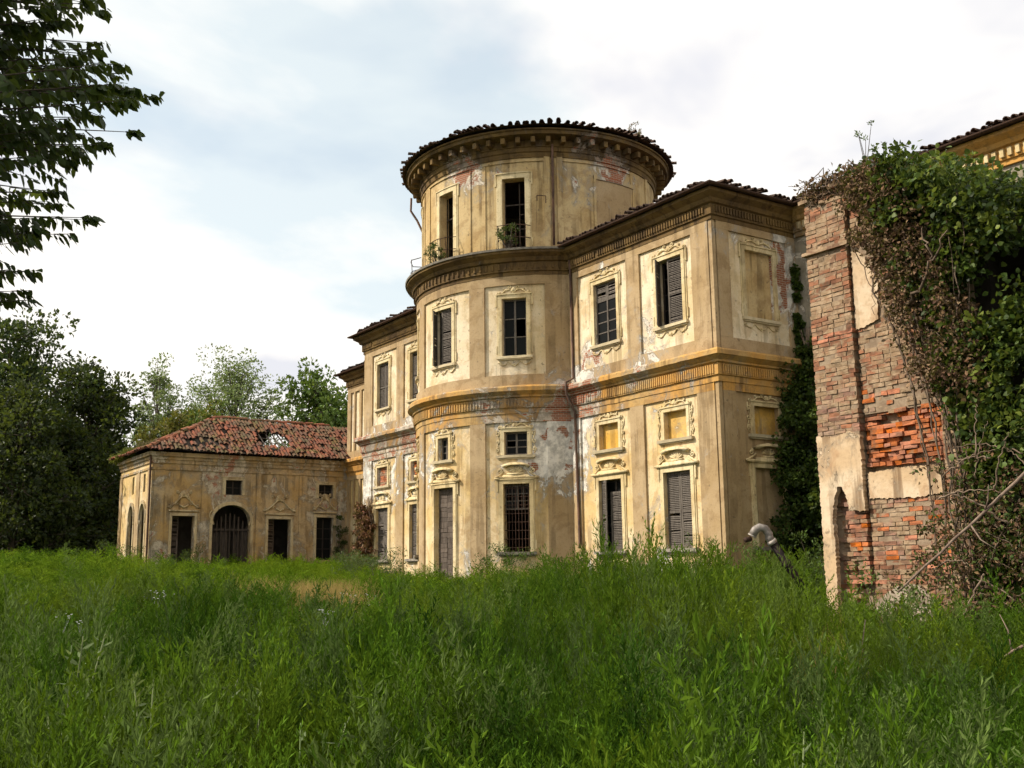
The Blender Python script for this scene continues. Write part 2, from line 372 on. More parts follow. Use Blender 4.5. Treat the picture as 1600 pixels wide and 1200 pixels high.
# barrel tile, axis along +Y (down slope), crown up
def tile_mesh(name, L=.44, r0=.092, r1=.075, seg=5, mat=None):
    mb = MB(); vs, fs = [], []
    for j, (y, r) in enumerate(((0, r1), (L, r0))):
        for rr in (r, r-.018):
            for k in range(seg+1):
                a = math.pi*k/seg; vs.append((rr*math.cos(a), y, rr*math.sin(a)))
    n = seg+1
    for k in range(seg):
        fs += [(k, k+1, 2*n+k+1, 2*n+k), (n+k, 3*n+k, 3*n+k+1, n+k+1), (2*n+k, 2*n+k+1, 3*n+k+1, 3*n+k), (k, n+k, n+k+1, k+1)]
    fs += [(0, 2*n, 3*n, n), (seg, n+seg, 3*n+seg, 2*n+seg)]
    me = bpy.data.meshes.new(name); me.from_pydata(vs, [], fs); me.materials.append(mat or M_TILE); me.update(); return me
ME_TILE = tile_mesh('roof_tile')
def tile_at(parent, p, down, up, jit=.02, name='roof_tile'):
    down = (Vector(down)+Vector((rnd.gauss(0, jit*2), rnd.gauss(0, jit*2), rnd.gauss(0, jit*2)))).normalized()
    up = Vector(up); x = down.cross(up).normalized(); z = x.cross(down)
    m = Matrix((x, down, z)).transposed().to_4x4(); m.translation = Vector(p)+Vector((rnd.gauss(0, jit), rnd.gauss(0, jit), rnd.gauss(0, jit*.6)))
    return inst(name, ME_TILE, m, parent)
def tile_verts(p, down, up, jit=.02, L=.44, r0=.105, r1=.085, seg=3):
    down = (Vector(down)+Vector((rnd.gauss(0, jit*2), rnd.gauss(0, jit*2), rnd.gauss(0, jit*2)))).normalized()
    x = down.cross(Vector(up)).normalized(); z = x.cross(down)
    p = Vector(p)+Vector((rnd.gauss(0, jit), rnd.gauss(0, jit), rnd.gauss(0, jit)))
    vs, fs = [], []
    for (y, r) in ((0, r1), (L, r0)):
        for k in range(seg+1):
            a = math.pi*k/seg; vs.append(p+x*(r*math.cos(a))+down*y+z*(r*math.sin(a)))
    for k in range(seg): fs.append((k, k+1, seg+2+k, seg+1+k))
    return vs, fs

# ------------------------------------------------------------------ terrain
def smooth(a, b, x):
    t = min(1, max(0, (x-a)/(b-a))); return t*t*(3-2*t)
def ground(x, y):
    z = -1.6+.55*smooth(22, 2, x)*smooth(-24, -4, y)
    z += .95*smooth(-4, -34, x)*smooth(-40, -20, y)
    z += .95*smooth(4, -12, x)*smooth(-9, -17, y)*smooth(-48, -34, y)*smooth(-40, -22, x)
    z += .06*math.sin(x*.7+y*.4)+.05*math.sin(y*.9-x*.3)
    return z
mb = MB(); gx = list(np.concatenate([np.linspace(-900, -75, 12), np.linspace(-68, 44, 90), np.linspace(60, 900, 12)]))
gy = list(np.concatenate([np.linspace(-900, -60, 10), np.linspace(-52, 60, 80), np.linspace(80, 900, 12)]))
for b in gy:
    for a in gx: mb.v.append((a, b, ground(a, b)))
nx = len(gx)
for j in range(len(gy)-1):
    for i in range(nx-1): mb.f.append((j*nx+i, j*nx+i+1, (j+1)*nx+i+1, (j+1)*nx+i))
t = NT('soil_under_grass'); p = t.pos()
c = t.mix(t.ramp(t.noise(p, .8, 6, .6), .4, .6), (.025, .035, .010), (.05, .055, .02))
GM = t.done(c, 1., t.bump(t.noise(p, 5, 5), .05))
tag(mb.build('ground', GM, recalc=False, smooth=True), 'overgrown ground under the meadow', None, None, 'structure')

# ------------------------------------------------------------------ villa: window and ornament builders
def local(M, sc):
    p = M.P(sc, 0); e = .01
    sdv = (M.P(sc+e, 0)-M.P(sc-e, 0)).normalized(); nd = Vector((M.P(sc, 0, 1)-p)).normalized()
    return Flat(p, sdv, nd)
def hinge(L, s, d, ang, sgn):
    c, q = math.cos(ang), math.sin(ang)
    return Flat(L.P(s, 0, d), L.s*c*sgn+L.nd*q, L.nd*c-L.s*q*sgn)
def shutter(parent, L, s0, s1, z0, z1, d=-.12, ang=0., side=0, mat=None, holes=.04, glazed=False):
    """one louvred leaf; side 0 hinges at s0, 1 at s1"""
    mat = mat or M_WOOD
    H = hinge(L, s0, d, ang, 1) if side == 0 else hinge(L, s1, d, ang, -1)
    w = s1-s0; mb = MB(); f = .07
    mb.box(H, .004, f, z0, z1, -.02, .02); mb.box(H, w-f, w-.004, z0, z1, -.02, .02)
    rails = [z0, z0+(z1-z0)*.46, z1-.09]
    for z in rails: mb.box(H, f+.002, w-f-.002, z+.003, z+.085, -.018, .018)
    o = mb.build('shutter', mat, parent)
    if holes < 1:
        sl = MB(); z = z0+.1
        while z < z1-.11:
            if not any(r-.03 < z < r+.1 for r in rails) and rnd.random() > holes:
                ty = rnd.gauss(0, .006); t2 = rnd.gauss(0, .006) if rnd.random() < .85 else rnd.uniform(-.04, .02)
                vs = [H.P(f, z+ty+.042, -.014), H.P(w-f, z+t2+.042, -.014), H.P(w-f, z+t2, .018), H.P(f, z+ty, .018)]
                vs += [v+Vector((0, 0, -.011)) for v in vs]
                sl.add(vs, ((0, 1, 2, 3), (7, 6, 5, 4), (0, 4, 5, 1), (1, 5, 6, 2), (2, 6, 7, 3), (3, 7, 4, 0)))
            z += .058
        if sl.v: tag(sl.build('slats', mat, o), kind='stuff')
    return o
def casement(parent, L, s0, s1, z0, z1, nx=2, nz=4, d=-.2, mat=None, missing=.15, bars=.035):
    mat = mat or M_WOODD
    mb = MB(); fw = .06
    mb.box(L, s0, s0+fw, z0, z1, d-.03, d+.03); mb.box(L, s1-fw, s1, z0, z1, d-.03, d+.03)
    mb.box(L, s0+fw, s1-fw, z0, z0+fw, d-.03, d+.03); mb.box(L, s0+fw, s1-fw, z1-fw, z1, d-.03, d+.03)
    c = (s0+s1)/2
    mb.box(L, c-.035, c+.035, z0+fw, z1-fw, d-.025, d+.035)
    xs = [lerp(s0+fw, s1-fw, i/nx) for i in range(nx+1)]; zs = [lerp(z0+fw, z1-fw, i/nz) for i in range(nz+1)]
    for z in zs[1:-1]: mb.box(L, s0+fw, s1-fw, z-bars/2, z+bars/2, d-.015, d+.018)
    for i, x in enumerate(xs[1:-1]):
        if abs(x-c) > .05: mb.box(L, x-bars/2, x+bars/2, z0+fw, z1-fw, d-.014, d+.016)
    o = mb.build('casement', mat, parent)
    for i in range(nx):
        for j in range(nz):
            if rnd.random() < missing: continue
            g = MB(); g.box(L, xs[i]+.005, xs[i+1]-.005, zs[j]+.005, zs[j+1]-.005, d-.006, d); g.build('pane', M_GLASS, parent)
    return o
def grille(parent, L, s0, s1, z0, z1, d=-.08, n=8, nz=8):
    mb = MB()
    for i in range(n):
        x = lerp(s0, s1, (i+.5)/n); mb.tube([L.P(x, z0, d), L.P(x, z1, d)], .011, 5)
    for j in range(nz):
        z = lerp(z0, z1, (j+.5)/nz); mb.box(L, s0, s1, z-.012, z+.012, d-.012, d-.004)
    return mb.build('grille', M_IRON, parent)
def boards(parent, L, s0, s1, z0, z1, d=-.2, n=2, h=.2):
    for i in range(n):
        a, b = lerp(s0, s1, i/n), lerp(s0, s1, (i+1)/n); z = z0
        while z < z1-.02:
            hh = min(h*rnd.uniform(.75, 1.2), z1-z); mb = MB()
            mb.box(L, a+rnd.uniform(.004, .02), b-rnd.uniform(.004, .02), z+.006, z+hh-.004, d-.03, d+rnd.uniform(-.01, .02), .004)
            mb.build('board', M_WOODB, parent); z += hh
def spiral(cx, cz, r, turns, a0, sgn, n=12):
    return [(cx+sgn*r*(1-.75*i/n)*math.cos(a0+turns*2*math.pi*i/n), cz+r*(1-.75*i/n)*math.sin(a0+turns*2*math.pi*i/n)) for i in range(n+1)]
def surround(M, s0, s1, z0, z1, w=.15, d=.06, ears=True):
    mb = MB(); e = .003
    mb.box(M, s0-w, s0-e, z0, z1, -.02, d); mb.box(M, s1+e, s1+w, z0, z1, -.02, d)
    mb.box(M, s0-w, s1+w, z1+e, z1+w, -.02, d)
    mb.box(M, s0-w-.05, s0-w-.002, z0+.02, z1+w+.04, -.02, d*.55); mb.box(M, s1+w+.002, s1+w+.05, z0+.02, z1+w+.04, -.02, d*.55)
    mb.box(M, s0-w-.048, s1+w+.048, z1+w+.002, z1+w+.05, -.02, d+.03)
    if ears:
        for a in (s0-w-.11, s1+w+.052): mb.box(M, a, a+.058, z1-.28, z1+w+.03, -.02, d)
        for a in (s0-w-.09, s1+w+.052): mb.box(M, a, a+.04, z0+.1, z0+.42, -.02, d*.9)
    return mb
def orn_top(M, sc, z, w):
    """a curled stucco crest over a window"""
    mb = MB()
    for g in (-1, 1):
        pts = [(sc+g*w*(.04+.5*i/10), z+.12+.11*math.sin(math.pi*i/10*1.2)-.12*i/10) for i in range(11)]
        mb.curve(M, pts, .034, .04); mb.curve(M, spiral(sc+g*w*.56, z+.06, .085, 1.3, 2.2, g), .026, .045)
        mb.curve(M, spiral(sc+g*w*.13, z+.27, .075, 1.2, 4.2, g), .026, .05)
        mb.curve(M, spiral(sc+g*w*.36, z+.2, .05, 1.0, 3.4, g, 8), .022, .04)
    for k in range(7):
        a = math.pi*(k+.5)/7; mb.curve(M, [(sc, z+.08), (sc+.11*math.cos(a), z+.1+.15*math.sin(a))], [.014, .03], .05)
    return mb
def orn_side(M, sx, z0, z1, g):
    mb = MB()
    for k in range(3):
        z = lerp(z0, z1, (k+.5)/3); mb.curve(M, spiral(sx, z, .085, 1.25, 1.2+k*1.4, g*(1 if k % 2 else -1)), .024, .035)
    mb.curve(M, [(sx+g*.05*math.sin(i*1.1), lerp(z0, z1, i/8)) for i in range(9)], .022, .03)
    return mb
def apron(M, sc, z, w):
    mb = MB()
    for g in (-1, 1):
        mb.curve(M, [(sc+g*w*(.5-.46*i/10), z-.05-.17*abs(math.sin(math.pi*1.5*i/10))) for i in range(11)], .026, .03)
        mb.curve(M, spiral(sc+g*w*.45, z-.14, .07, 1.2, 0, g), .022, .03)
    mb.curve(M, spiral(sc, z-.22, .06, 1., 1.5, 1, 8), .024, .03)
    return mb
def hood(M, sc, z, w):
    """shell hood with scrolled ends; z is the top of the window surround"""
    mb = MB()
    n = 10; outer, inner = [], []
    for i in range(n+1):
        a = math.pi*(.14+.72*i/n); outer.append((sc+w*.40*math.cos(a)*1.1, z+.40+.24*math.sin(a)))
        inner.append((sc+w*.40*math.cos(a)*.92, z+.34+.205*math.sin(a)))
    mb.poly(M, outer+inner[::-1], 0, .17)
    for k in range(7):
        a = math.pi*(.12+.76*k/6); mb.curve(M, [(sc, z+.24), (sc+.30*math.cos(a), z+.28+.2*math.sin(a))], [.02, .045], .03)
    mb.box(M, sc-.33, sc+.33, z+.17, z+.24, 0, .11)
    for g in (-1, 1):
        mb.curve(M, spiral(sc+g*w*.47, z+.34, .10, 1.3, 1.5, g), .034, .05)
        mb.curve(M, [(sc+g*w*(.36+.26*i/8), z+.30-.2*math.sin(math.pi*.5*i/8)) for i in range(9)], .036, .05)
    e0, e1 = sc-w*.62, sc+w*.62
    mb.poly(M, [(e0, z+.02), (e1, z+.02), (e1, z+.10), (sc+w*.4, z+.10), (sc+w*.34, z+.17), (sc-w*.34, z+.17), (sc-w*.4, z+.10), (e0, z+.10)], 0, .12)
    return mb
def slab_sill(M, s0, s1, z, h=.1, d=.15, mat=None, parent=None):
    mb = MB(); mb.box(M, s0, s1, z-h, z, -.25, d, .006); mb.box(M, s0+.06, s1-.06, z-h-.05, z-h-.002, -.02, d*.6); return mb.build('sill', mat or M_SILLP, parent)

def bay(b, M, sc, lo, sm, up, fill_lo, fill_sm, fill_up):
    """one window bay: tall window below, small mezzanine window, upper window"""
    if lo:
        a, c, z0, z1 = lo; w = c-a
        win = surround(M, a, c, z0, z1).build('window', M_STUC, b)
        if fill_lo != 'door': slab_sill(M, a-.24, c+.24, z0, .11, .17, M_SILL, win)
        hood(M, sc, z1+.16, w+.35).build('shell_hood', M_STUC, win, True)
        L = local(M, sc); h = w/2; do_fill(win, L, -h, h, z0, z1, fill_lo)
    if sm:
        a, c, z0, z1 = sm; w = c-a
        win = surround(M, a, c, z0, z1, .13, .05, False).build('mezzanine_window', M_STUC, b)
        slab_sill(M, a-.3, c+.3, z0-.01, .1, .13, M_SILLP, win)
        orn_top(M, sc, z1+.12, w+.2).build('stucco_crest', M_STUC, win, True)
        for g in (-1, 1): orn_side(M, sc+g*(w/2+.26), z0+.05, z1+.1, g).build('stucco_scroll', M_STUC, win, True)
        L = local(M, sc); h = w/2; do_fill(win, L, -h, h, z0, z1, fill_sm)
    if up:
        a, c, z0, z1 = up; w = c-a
        win = surround(M, a, c, z0, z1).build('upper_window', M_STUC, b)
        slab_sill(M, a-.22, c+.22, z0, .1, .12, M_SILLP, win)
        orn_top(M, sc, z1+.17, w+.15).build('stucco_crest', M_STUC, win, True)
        apron(M, sc, z0-.13, w+.3).build('stucco_apron', M_STUC, win, True)
        L = local(M, sc); h = w/2; do_fill(win, L, -h, h, z0, z1, fill_up)
def do_fill(win, L, a, c, z0, z1, f):
    m = (a+c)/2
    if f == 'shutters': shutter(win, L, a, m-.004, z0, z1); shutter(win, L, m+.004, c, z0, z1, side=1, holes=.08)
    elif f == 'ajar':
        shutter(win, L, a, m-.12, z0, z1, -.1, R(58), 0); shutter(win, L, m-.16, c, z0, z1, -.1, R(4), 1); casement(win, L, a, c, z0, z1, 2, 4, -.26)
    elif f == 'broken':
        shutter(win, L, a, m-.10, z0, z1, -.1, R(22), 0, holes=.06); shutter(win, L, m-.14, c, z0, z1-.42, -.14, R(3), 1, holes=.03)
        casement(win, L, a, c, z0, z1, 2, 4, -.26)
    elif f == 'glazed':
        shutter(win, L, a, m-.004, z1-.62, z1, -.1, holes=.1); shutter(win, L, m+.004, c, z1-.62, z1, -.1, side=1, holes=.25)
        casement(win, L, a, c, z0, z1-.62, 2, 4, -.11, M_WOOD, .1, .045)
    elif f == 'casement': casement(win, L, a, c, z0, z1, 2, 3, -.2, M_WOOD, .12)
    elif f == 'grille':
        casement(win, L, a, c, lerp(z0, z1, .62), z1-.03, 4, 3, -.24, M_WOOD, .3); grille(win, L, a, c, z0, z1)
    elif f == 'door': boards(win, L, a, c, z0, z1)
    elif f == 'brick':
        for j in range(9):
            zz = lerp(z0, z1, j/9); x = a-(.12 if j % 2 else 0)
            while x < c:
                mb = MB(); mb.box(L, max(a, x)+.008, min(c, x+.26)-.008, zz+.008, lerp(z0, z1, (j+1)/9)-.006, -.3, -.1+rnd.uniform(-.02, .01), .005)
                if min(c, x+.26)-max(a, x) > .05: mb.build('brick', rnd.choice((M_BRICK, M_BRICKO, M_BRICKG)), win)
                x += .26
    elif f == 'niche':
        mb = MB(); mb.box(L, a, c, z0, z1, -.3, -.16); mb.build('niche_back', M_NICHE, win)
    elif f == 'blind':
        mb = MB(); mb.box(L, a, c, z0, z1, -.3, -.1); mb.build('blind_back', M_DRUM, win)

CORN_LO = [(-.05, 5.93), (.10, 5.93), (.10, 6.12), (.16, 6.14), (.16, 6.5), (.24, 6.54), (.24, 6.6), (.40, 6.72), (.44, 6.74), (.44, 6.88), (.40, 6.94), (.02, 7.02), (-.05, 7.02)]
CORN_UP = [(-.05, 11.28), (.09, 11.28), (.09, 11.42), (.15, 11.44), (.15, 11.78), (.24, 11.82), (.30, 11.95), (.50, 12.08), (.50, 12.2), (-.05, 12.24)]
def resample(path, st=.3):
    out = []
    for i in range(len(path)-1):
        a, c = Vector(path[i]), Vector(path[i+1]); n = max(1, int((c-a).length/st)); out += [tuple(a.lerp(c, k/n)) for k in range(n)]
    return out+[tuple(path[-1])]
def cornices(b, path, top=True):
    fine = resample(path); MB().sweep(fine, CORN_LO, .009).build('cornice', M_CORN, b)
    d = dentils(MB(), path, 6.18, 6.47, .155, .195, .06, .042).build('dentil_course', M_CORN, b); tag(d, kind='stuff')
    if top:
        MB().sweep(fine, CORN_UP, .009).build('eave_cornice', M_EAVE_SHADE, b)
        d = dentils(MB(), path, 11.52, 11.74, .145, .205, .07, .06).build('eave_dentils', M_EAVE_SHADE, b); tag(d, kind='stuff')
def eave_tiles(b, path, z, over, slope=.2, sp=.235, rows=2, single=True, jit=.018, gone=.03):
    mbj = MB(); th = math.atan(slope)
    for i in range(len(path)-1):
        p, q = Vector(path[i]), Vector(path[i+1]); L = (q-p).length; t = (q-p)/L; nr = Vector((t.y, -t.x))
        down = Vector((nr.x*math.cos(th), nr.y*math.cos(th), -math.sin(th))); up = Vector((nr.x*math.sin(th), nr.y*math.sin(th), math.cos(th)))
        n = max(1, round(L/sp))
        for k in range(n):
            w = p+t*((k+.5)*L/n); q_ = w.x*1.3+w.y*1.7; sag = .028*math.sin(q_)+.02*math.sin(q_*2.7+1)
            e = Vector((w.x+nr.x*(over+.5*sag), w.y+nr.y*(over+.5*sag), z+sag*(1.4 if jit > .02 else .6)))
            if single and rnd.random() > gone*(2.5 if math.sin(q_*1.1) > .6 else .7): tile_at(b, e-down*(.44-rnd.uniform(-.1, .08))+up*rnd.choice((0, 0, .01, .05)), down, up, jit)
            for r in range(0 if not single else 1, rows+1):
                if rnd.random() < .07: continue
                v, f = tile_verts(e-down*(.44+.34*r)+up*(.012*r), down, up, .014); mbj.add(v, f)
    if mbj.v: tag(mbj.build('roof_tiles', M_TILE, b, recalc=False), kind='stuff')
def gutter(b, path, z, d):
    n = 6; prof = [(d+.075*math.cos(math.pi+math.pi*k/n), z+.075*math.sin(math.pi+math.pi*k/n)) for k in range(n+1)]
    prof += [(d+.06*math.cos(2*math.pi-math.pi*k/n), z+.06*math.sin(2*math.pi-math.pi*k/n)) for k in range(n+1)]
    MB().sweep(path, prof).build('gutter', M_IRON, b)

# ------------------------------------------------------------------ villa: the two projecting wings
def make_wing(name, label, left):
    b = tag(empty(name, (-3.8 if not left else -21.4, 2, -1)), label, 'building', 'wings flanking the round tower')
    if not left:
        F = Flat((0, 0, 0), (1, 0, 0), (0, -1, 0)); Sd = Flat((0, 0, 0), (0, 1, 0), (1, 0, 0)); path = [(-7.55, 0), (0, 0), (0, 3.88)]
    else:
        F = Flat((-25.2, 0, 0), (-1, 0, 0), (0, -1, 0)); Sd = Flat((-25.2, 0, 0), (0, 1, 0), (-1, 0, 0)); path = [(-25.2, 3.88), (-25.2, 0), (-17.45, 0)]
    lo = [(-6.14, -4.89, .75, 3.25), (-2.70, -1.41, .75, 3.25)]
    sm = [(-6.05, -4.98, 4.34, 5.26), (-2.58, -1.5, 4.34, 5.26)]
    up = [(-6.15, -4.87, 8.2, 10.5), (-2.67, -1.44, 8.2, 10.5)]
    wall(F, -7.72, 0, -1.6, 6.0, lo+[(*h, .3) for h in sm]).build('lower_wall', M_PAN_LO, b)
    wall(F, -7.72, 0, 6.0, 12.2, up).build('upper_wall', M_PAN_UP, b)
    slo = [(1.4, 2.76, .75, 3.25, .1)]; ssm = [(1.5, 2.66, 4.34, 5.26, .16)]; sup = [(1.42, 2.74, 8.2, 10.5, .1)]
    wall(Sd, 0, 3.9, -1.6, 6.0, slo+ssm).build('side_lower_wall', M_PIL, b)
    wall(Sd, 0, 3.9, 6.0, 12.2, sup).build('side_upper_wall', M_PAN_UP, b)
    if not left:
        for (a, c, z0, z1, d) in slo+ssm+sup:
            mb = MB(); mb.box(Sd, a, c, z0, z1, -.3, -d); mb.build('blind_panel', M_NICHE if z0 == 4.34 else (M_PIL if z0 < 4 else M_DRUM), b)
    def pil(M, a, c, z0, z1, d=.075, mat=None):
        mb = MB(); mb.box(M, a, c, z0, z1, -.03, d); return mb.build('pilaster', mat or M_PIL, b)
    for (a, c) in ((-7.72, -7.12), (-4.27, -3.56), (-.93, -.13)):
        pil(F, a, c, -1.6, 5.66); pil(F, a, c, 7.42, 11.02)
    for M in (F, Sd):
        z = 1
    for (z0, z1) in ((5.664, 5.96), (7.0, 7.416), (11.024, 11.3)):
        mb = MB(); mb.box(F, -7.72, -.13, z0, z1, -.03, .075); mb.build('wall_band', M_CORN if z0 < 6 else M_PIL, b)
    # the canted corner strip
    for (M, a, c) in ((F, -.105, .04), (Sd, -.04, .105)):
        mb = MB(); mb.box(M, a, c, -1.6, 5.95, -.06, .045); mb.box(M, a, c, 7.0, 11.3, -.06, .045); mb.build('corner_strip', M_PIL, b)
    for (a, c) in ((.135, .68), (3.42, 3.88)): pil(Sd, a, c, -1.6, 5.66); pil(Sd, a, c, 7.42, 11.02)
    for (z0, z1) in ((5.664, 5.96), (7.0, 7.416), (11.024, 11.3)):
        mb = MB(); mb.box(Sd, .135, 3.88, z0, z1, -.03, .075); mb.build('wall_band', M_CORN if z0 < 6 else M_PIL, b)
    if not left: fl = [('broken', 'niche', 'glazed'), ('shutters', 'niche', 'ajar')]
    else: fl = [('shutters', 'brick', 'shutters'), ('shutters', 'brick', 'shutters')]
    for k in range(2):
        sc = (lo[k][0]+lo[k][1])/2; bay(b, F, sc, lo[k], sm[k], up[k], *fl[k])
    if not left: bay(b, Sd, 2.08, slo[0][:4], ssm[0][:4], sup[0][:4], None, None, None)
    cornices(b, path)
    # roof: hipped, tiled, running back into the main range
    x0, x1 = (-8.2, .58) if not left else (-25.78, -17.0)
    y0, yb, z0, sl = -.58, 4.2, 12.3, .2; zr = z0+sl*(yb-y0); hx = (yb-y0)
    mb = MB()
    if not left: q = [(x0, y0, z0), (x1, y0, z0), (x1, yb, z0), (x1-hx, yb, zr), (x0, yb, zr)]; fs = [(0, 1, 3, 4), (1, 2, 3)]
    else: q = [(x0, y0, z0), (x1, y0, z0), (x1, yb, zr), (x0+hx, yb, zr), (x0, yb, z0)]; fs = [(0, 1, 2, 3), (0, 3, 4)]
    mb.add([Vector(v) for v in q]+[Vector(v)-Vector((0, 0, .07)) for v in q], fs+[tuple(i+5 for i in f) for f in fs]+[(i, (i+1) % 5, (i+1) % 5+5, i+5) for i in range(5)])
    rf = mb.build('roof', M_TILE, b)
    eave_tiles(rf, path, z0+.06, .62, rows=4)
    gutter(b, [path[0], path[1], path[2]], 12.27, .66)
    return b
wing_r = make_wing('palace_wing', 'two-storey wing with grey louvred shutters between the round tower and the brick ruin', False)
wing_l = make_wing('palace_wing', 'far wing left of the round tower, its small windows filled with brick', True)
for p, w in (([(-7.45, -.16, 12.2), (-7.42, -.14, 11.2), (-7.40, -.12, 7.2), (-7.38, -.5, 7.0), (-7.36, -.5, 6.6), (-7.30, -.16, 5.9), (-7.26, -.14, 3.2), (-7.22, -.14, 1.1), (-7.12, -.22, .9)], .05),):
    MB().tube(p, w, 8).build('downpipe', M_PIPE, wing_r, True)

# ------------------------------------------------------------------ villa: the round tower
TX, TY, RL, RU = -12.5, 2.04, 5.22, 5.05
tw = tag(empty('round_tower', (TX, TY, -1)), 'round central tower with overhanging tiled roof and an open top storey', 'building')
D = Cyl(TX, TY, RL); U = Cyl(TX, TY, RU)
def A(deg, r=RL): return r*R(deg)
bays = [(-29.5, 13, 5.5), (7.0, 16.2, 6.6), (43.5, 13, 5.4)]
lo, sm, up = [], [], []
for i, (c, hw, ww) in enumerate(bays):
    lo.append((A(c-ww+(.2 if i == 1 else 0)), A(c+ww), -1.2 if i == 1 else .8, 3.3)); sm.append((A(c-4.8 if i != 1 else c-3.6), A(c+4.8 if i != 1 else c+3.6), 4.38, 5.25)); up.append((A(c-5.2-(.8 if i == 1 else 0)), A(c+5.2+(.8 if i == 1 else 0)), 8.15, 10.4))
wall(D, A(-68), A(68), -1.6, 6.0, lo+sm).build('lower_wall', M_PAN_LO, tw)
wall(D, A(-68), A(68), 6.0, 12.2, up).build('upper_wall', M_PAN_UP, tw)
edges = [-68]
for (c, hw, ww) in bays: edges += [c-hw, c+hw]
edges.append(68)
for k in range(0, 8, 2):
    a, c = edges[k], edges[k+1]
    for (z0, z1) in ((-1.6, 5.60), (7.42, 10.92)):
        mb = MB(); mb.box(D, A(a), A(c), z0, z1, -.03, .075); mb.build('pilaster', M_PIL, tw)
for (z0, z1) in ((5.604, 5.96), (7.0, 7.416), (10.924, 11.3)):
    mb = MB(); mb.box(D, A(-68), A(68), z0, z1, -.03, .075); mb.build('wall_band', M_CORN if z0 < 6 else M_PIL, tw)
fl = [('shutters', 'casement', 'shutters'), ('door', 'casement', 'ajar'), ('grille', 'casement', 'casement')]
for i, (c, hw, ww) in enumerate(bays): bay(tw, D, A(c), lo[i], sm[i], up[i], *fl[i])
cornices(tw, arc(TX, TY, RL, -67, 67, 48))
mb = MB().sweep(arc(TX, TY, RL, -67, 67, 48), [(-.3, 12.2), (.56, 12.17), (.57, 12.25), (-.3, 12.36)]); mb.build('ledge', M_SILL, tw)
# top storey, open to the air
tops = [(c-5.1, c+5.1) for c in (-29.5, 7.0, 43.5, 138, 172, 208, 244, 292)]
wall(U, A(-179.99, RU), A(180, RU), 12.2, 16.9, [(A(a, RU), A(c, RU), 12.42, 15.3) for a, c in tops], .4).build('top_wall', M_DRUM, tw)
wall(Cyl(TX, TY, RU-.4), A(-179.99, RU-.4), A(180, RU-.4), 12.2, 16.9, [(A(a, RU-.4), A(c, RU-.4), 12.42, 15.3) for a, c in tops], .01).build('inner_wall', M_GREYW, tw)
MB().add([(TX, TY, 12.25)]+[(x, y, 12.25) for x, y in arc(TX, TY, RL, 0, 360, 48)], [(0, i+1, i+2) for i in range(48)]).build('floor_slab', M_GREYW, tw)
for (c, hw) in ((-29.5, 13), (7, 15.6), (43.5, 13.7), (84, 19)):
    for a, z0, z1 in ((c-hw, 12.4, 15.95), (c+hw-.5, 12.4, 15.95)):
        mb = MB(); mb.box(U, A(a, RU), A(a+.5, RU), z0, z1, -.02, .035); mb.build('panel_border', M_DRUM, tw)
    mb = MB(); mb.box(U, A(c-hw-.2, RU), A(c+hw+.2, RU), 15.952, 16.01, -.02, .05); mb.build('panel_border', M_DRUM, tw)
for k in range(3):
    a, c = tops[k]; win = surround(U, A(a, RU), A(c, RU), 12.42, 15.3, .2, .05).build('open_window', M_STUC, tw)
    L = local(U, A((a+c)/2, RU)); h = (A(c, RU)-A(a, RU))/2
    mb = MB(); mb.box(L, h-.3, h-.26, 12.45, 15.2, -.38, -.33); mb.box(L, -h+.02, h-.02, 14.3, 14.35, -.38, -.33); mb.box(L, -h+.01, -h+.05, 12.45, 15.25, -.38, -.33)
    mb.box(L, h-.27, h-.02, 13.3, 13.34, -.37, -.34); mb.box(L, h-.27, h-.02, 13.9, 13.93, -.37, -.34)
    mb.build('broken_frame', M_WOODD, win)
    # bent iron balcony rail
    rail = MB()
    for z in (12.75, 13.25):
        rail.tube([L.P(-h-.15, z, .03), L.P(-h-.1, z, .42), L.P(0, z+rnd.uniform(-.05, .05), .5), L.P(h+.1, z-.03, .44), L.P(h+.22, z+.05, .05)], .018, 5)
    for j in range(7):
        x = lerp(-h-.08, h+.08, j/6)
        if j not in (2, 5): rail.tube([L.P(x, 12.3, .40), L.P(x+rnd.uniform(-.04, .04), 13.26, .47)], .013, 5)
    rail.build('balcony_rail', M_IRON, win)
# blind panel on the right flank
bp = MB(); bp.box(U, A(81.4, RU), A(103.5, RU), 12.3, 15.35, -.02, .03); bp.build('blind_panel', M_PIL, tw)
bp = MB()
for a in (80.2, 103.5): bp.box(U, A(a, RU), A(a+1.2, RU), 12.3, 15.5, -.02, .06)
bp.box(U, A(80.2, RU), A(104.7, RU), 15.352, 15.5, -.02, .075); bp.build('panel_frame', M_DRUM, tw)
for a0 in (57.3, 63.0, 116):
    mb = MB(); mb.box(U, A(a0, RU), A(a0+2.6, RU), 12.3, 16.2, -.02, .05); mb.build('pilaster', M_DRUM, tw)
ring = arc(TX, TY, RU, -180, 180, 90)
MB().sweep(ring, [(-.05, 16.12), (.05, 16.12), (.07, 16.3), (.12, 16.34), (.12, 16.5), (.16, 16.52), (.16, 16.78), (.62, 16.86), (.66, 16.98), (.72, 17.0), (.72, 17.06), (-.05, 17.1)]).build('eave_cornice', M_EAVE_SHADE, tw)
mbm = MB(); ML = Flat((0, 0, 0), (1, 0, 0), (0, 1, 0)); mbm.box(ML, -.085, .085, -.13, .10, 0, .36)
mo = mbm.build('modillion', M_EAVE_SHADE, tw); me_mod = mo.data
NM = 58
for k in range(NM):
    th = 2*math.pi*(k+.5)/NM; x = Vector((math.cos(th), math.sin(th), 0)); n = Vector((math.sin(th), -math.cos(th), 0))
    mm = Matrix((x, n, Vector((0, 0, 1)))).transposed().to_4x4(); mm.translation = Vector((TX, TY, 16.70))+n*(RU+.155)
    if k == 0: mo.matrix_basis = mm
    else: inst('modillion', me_mod, mm, tw)
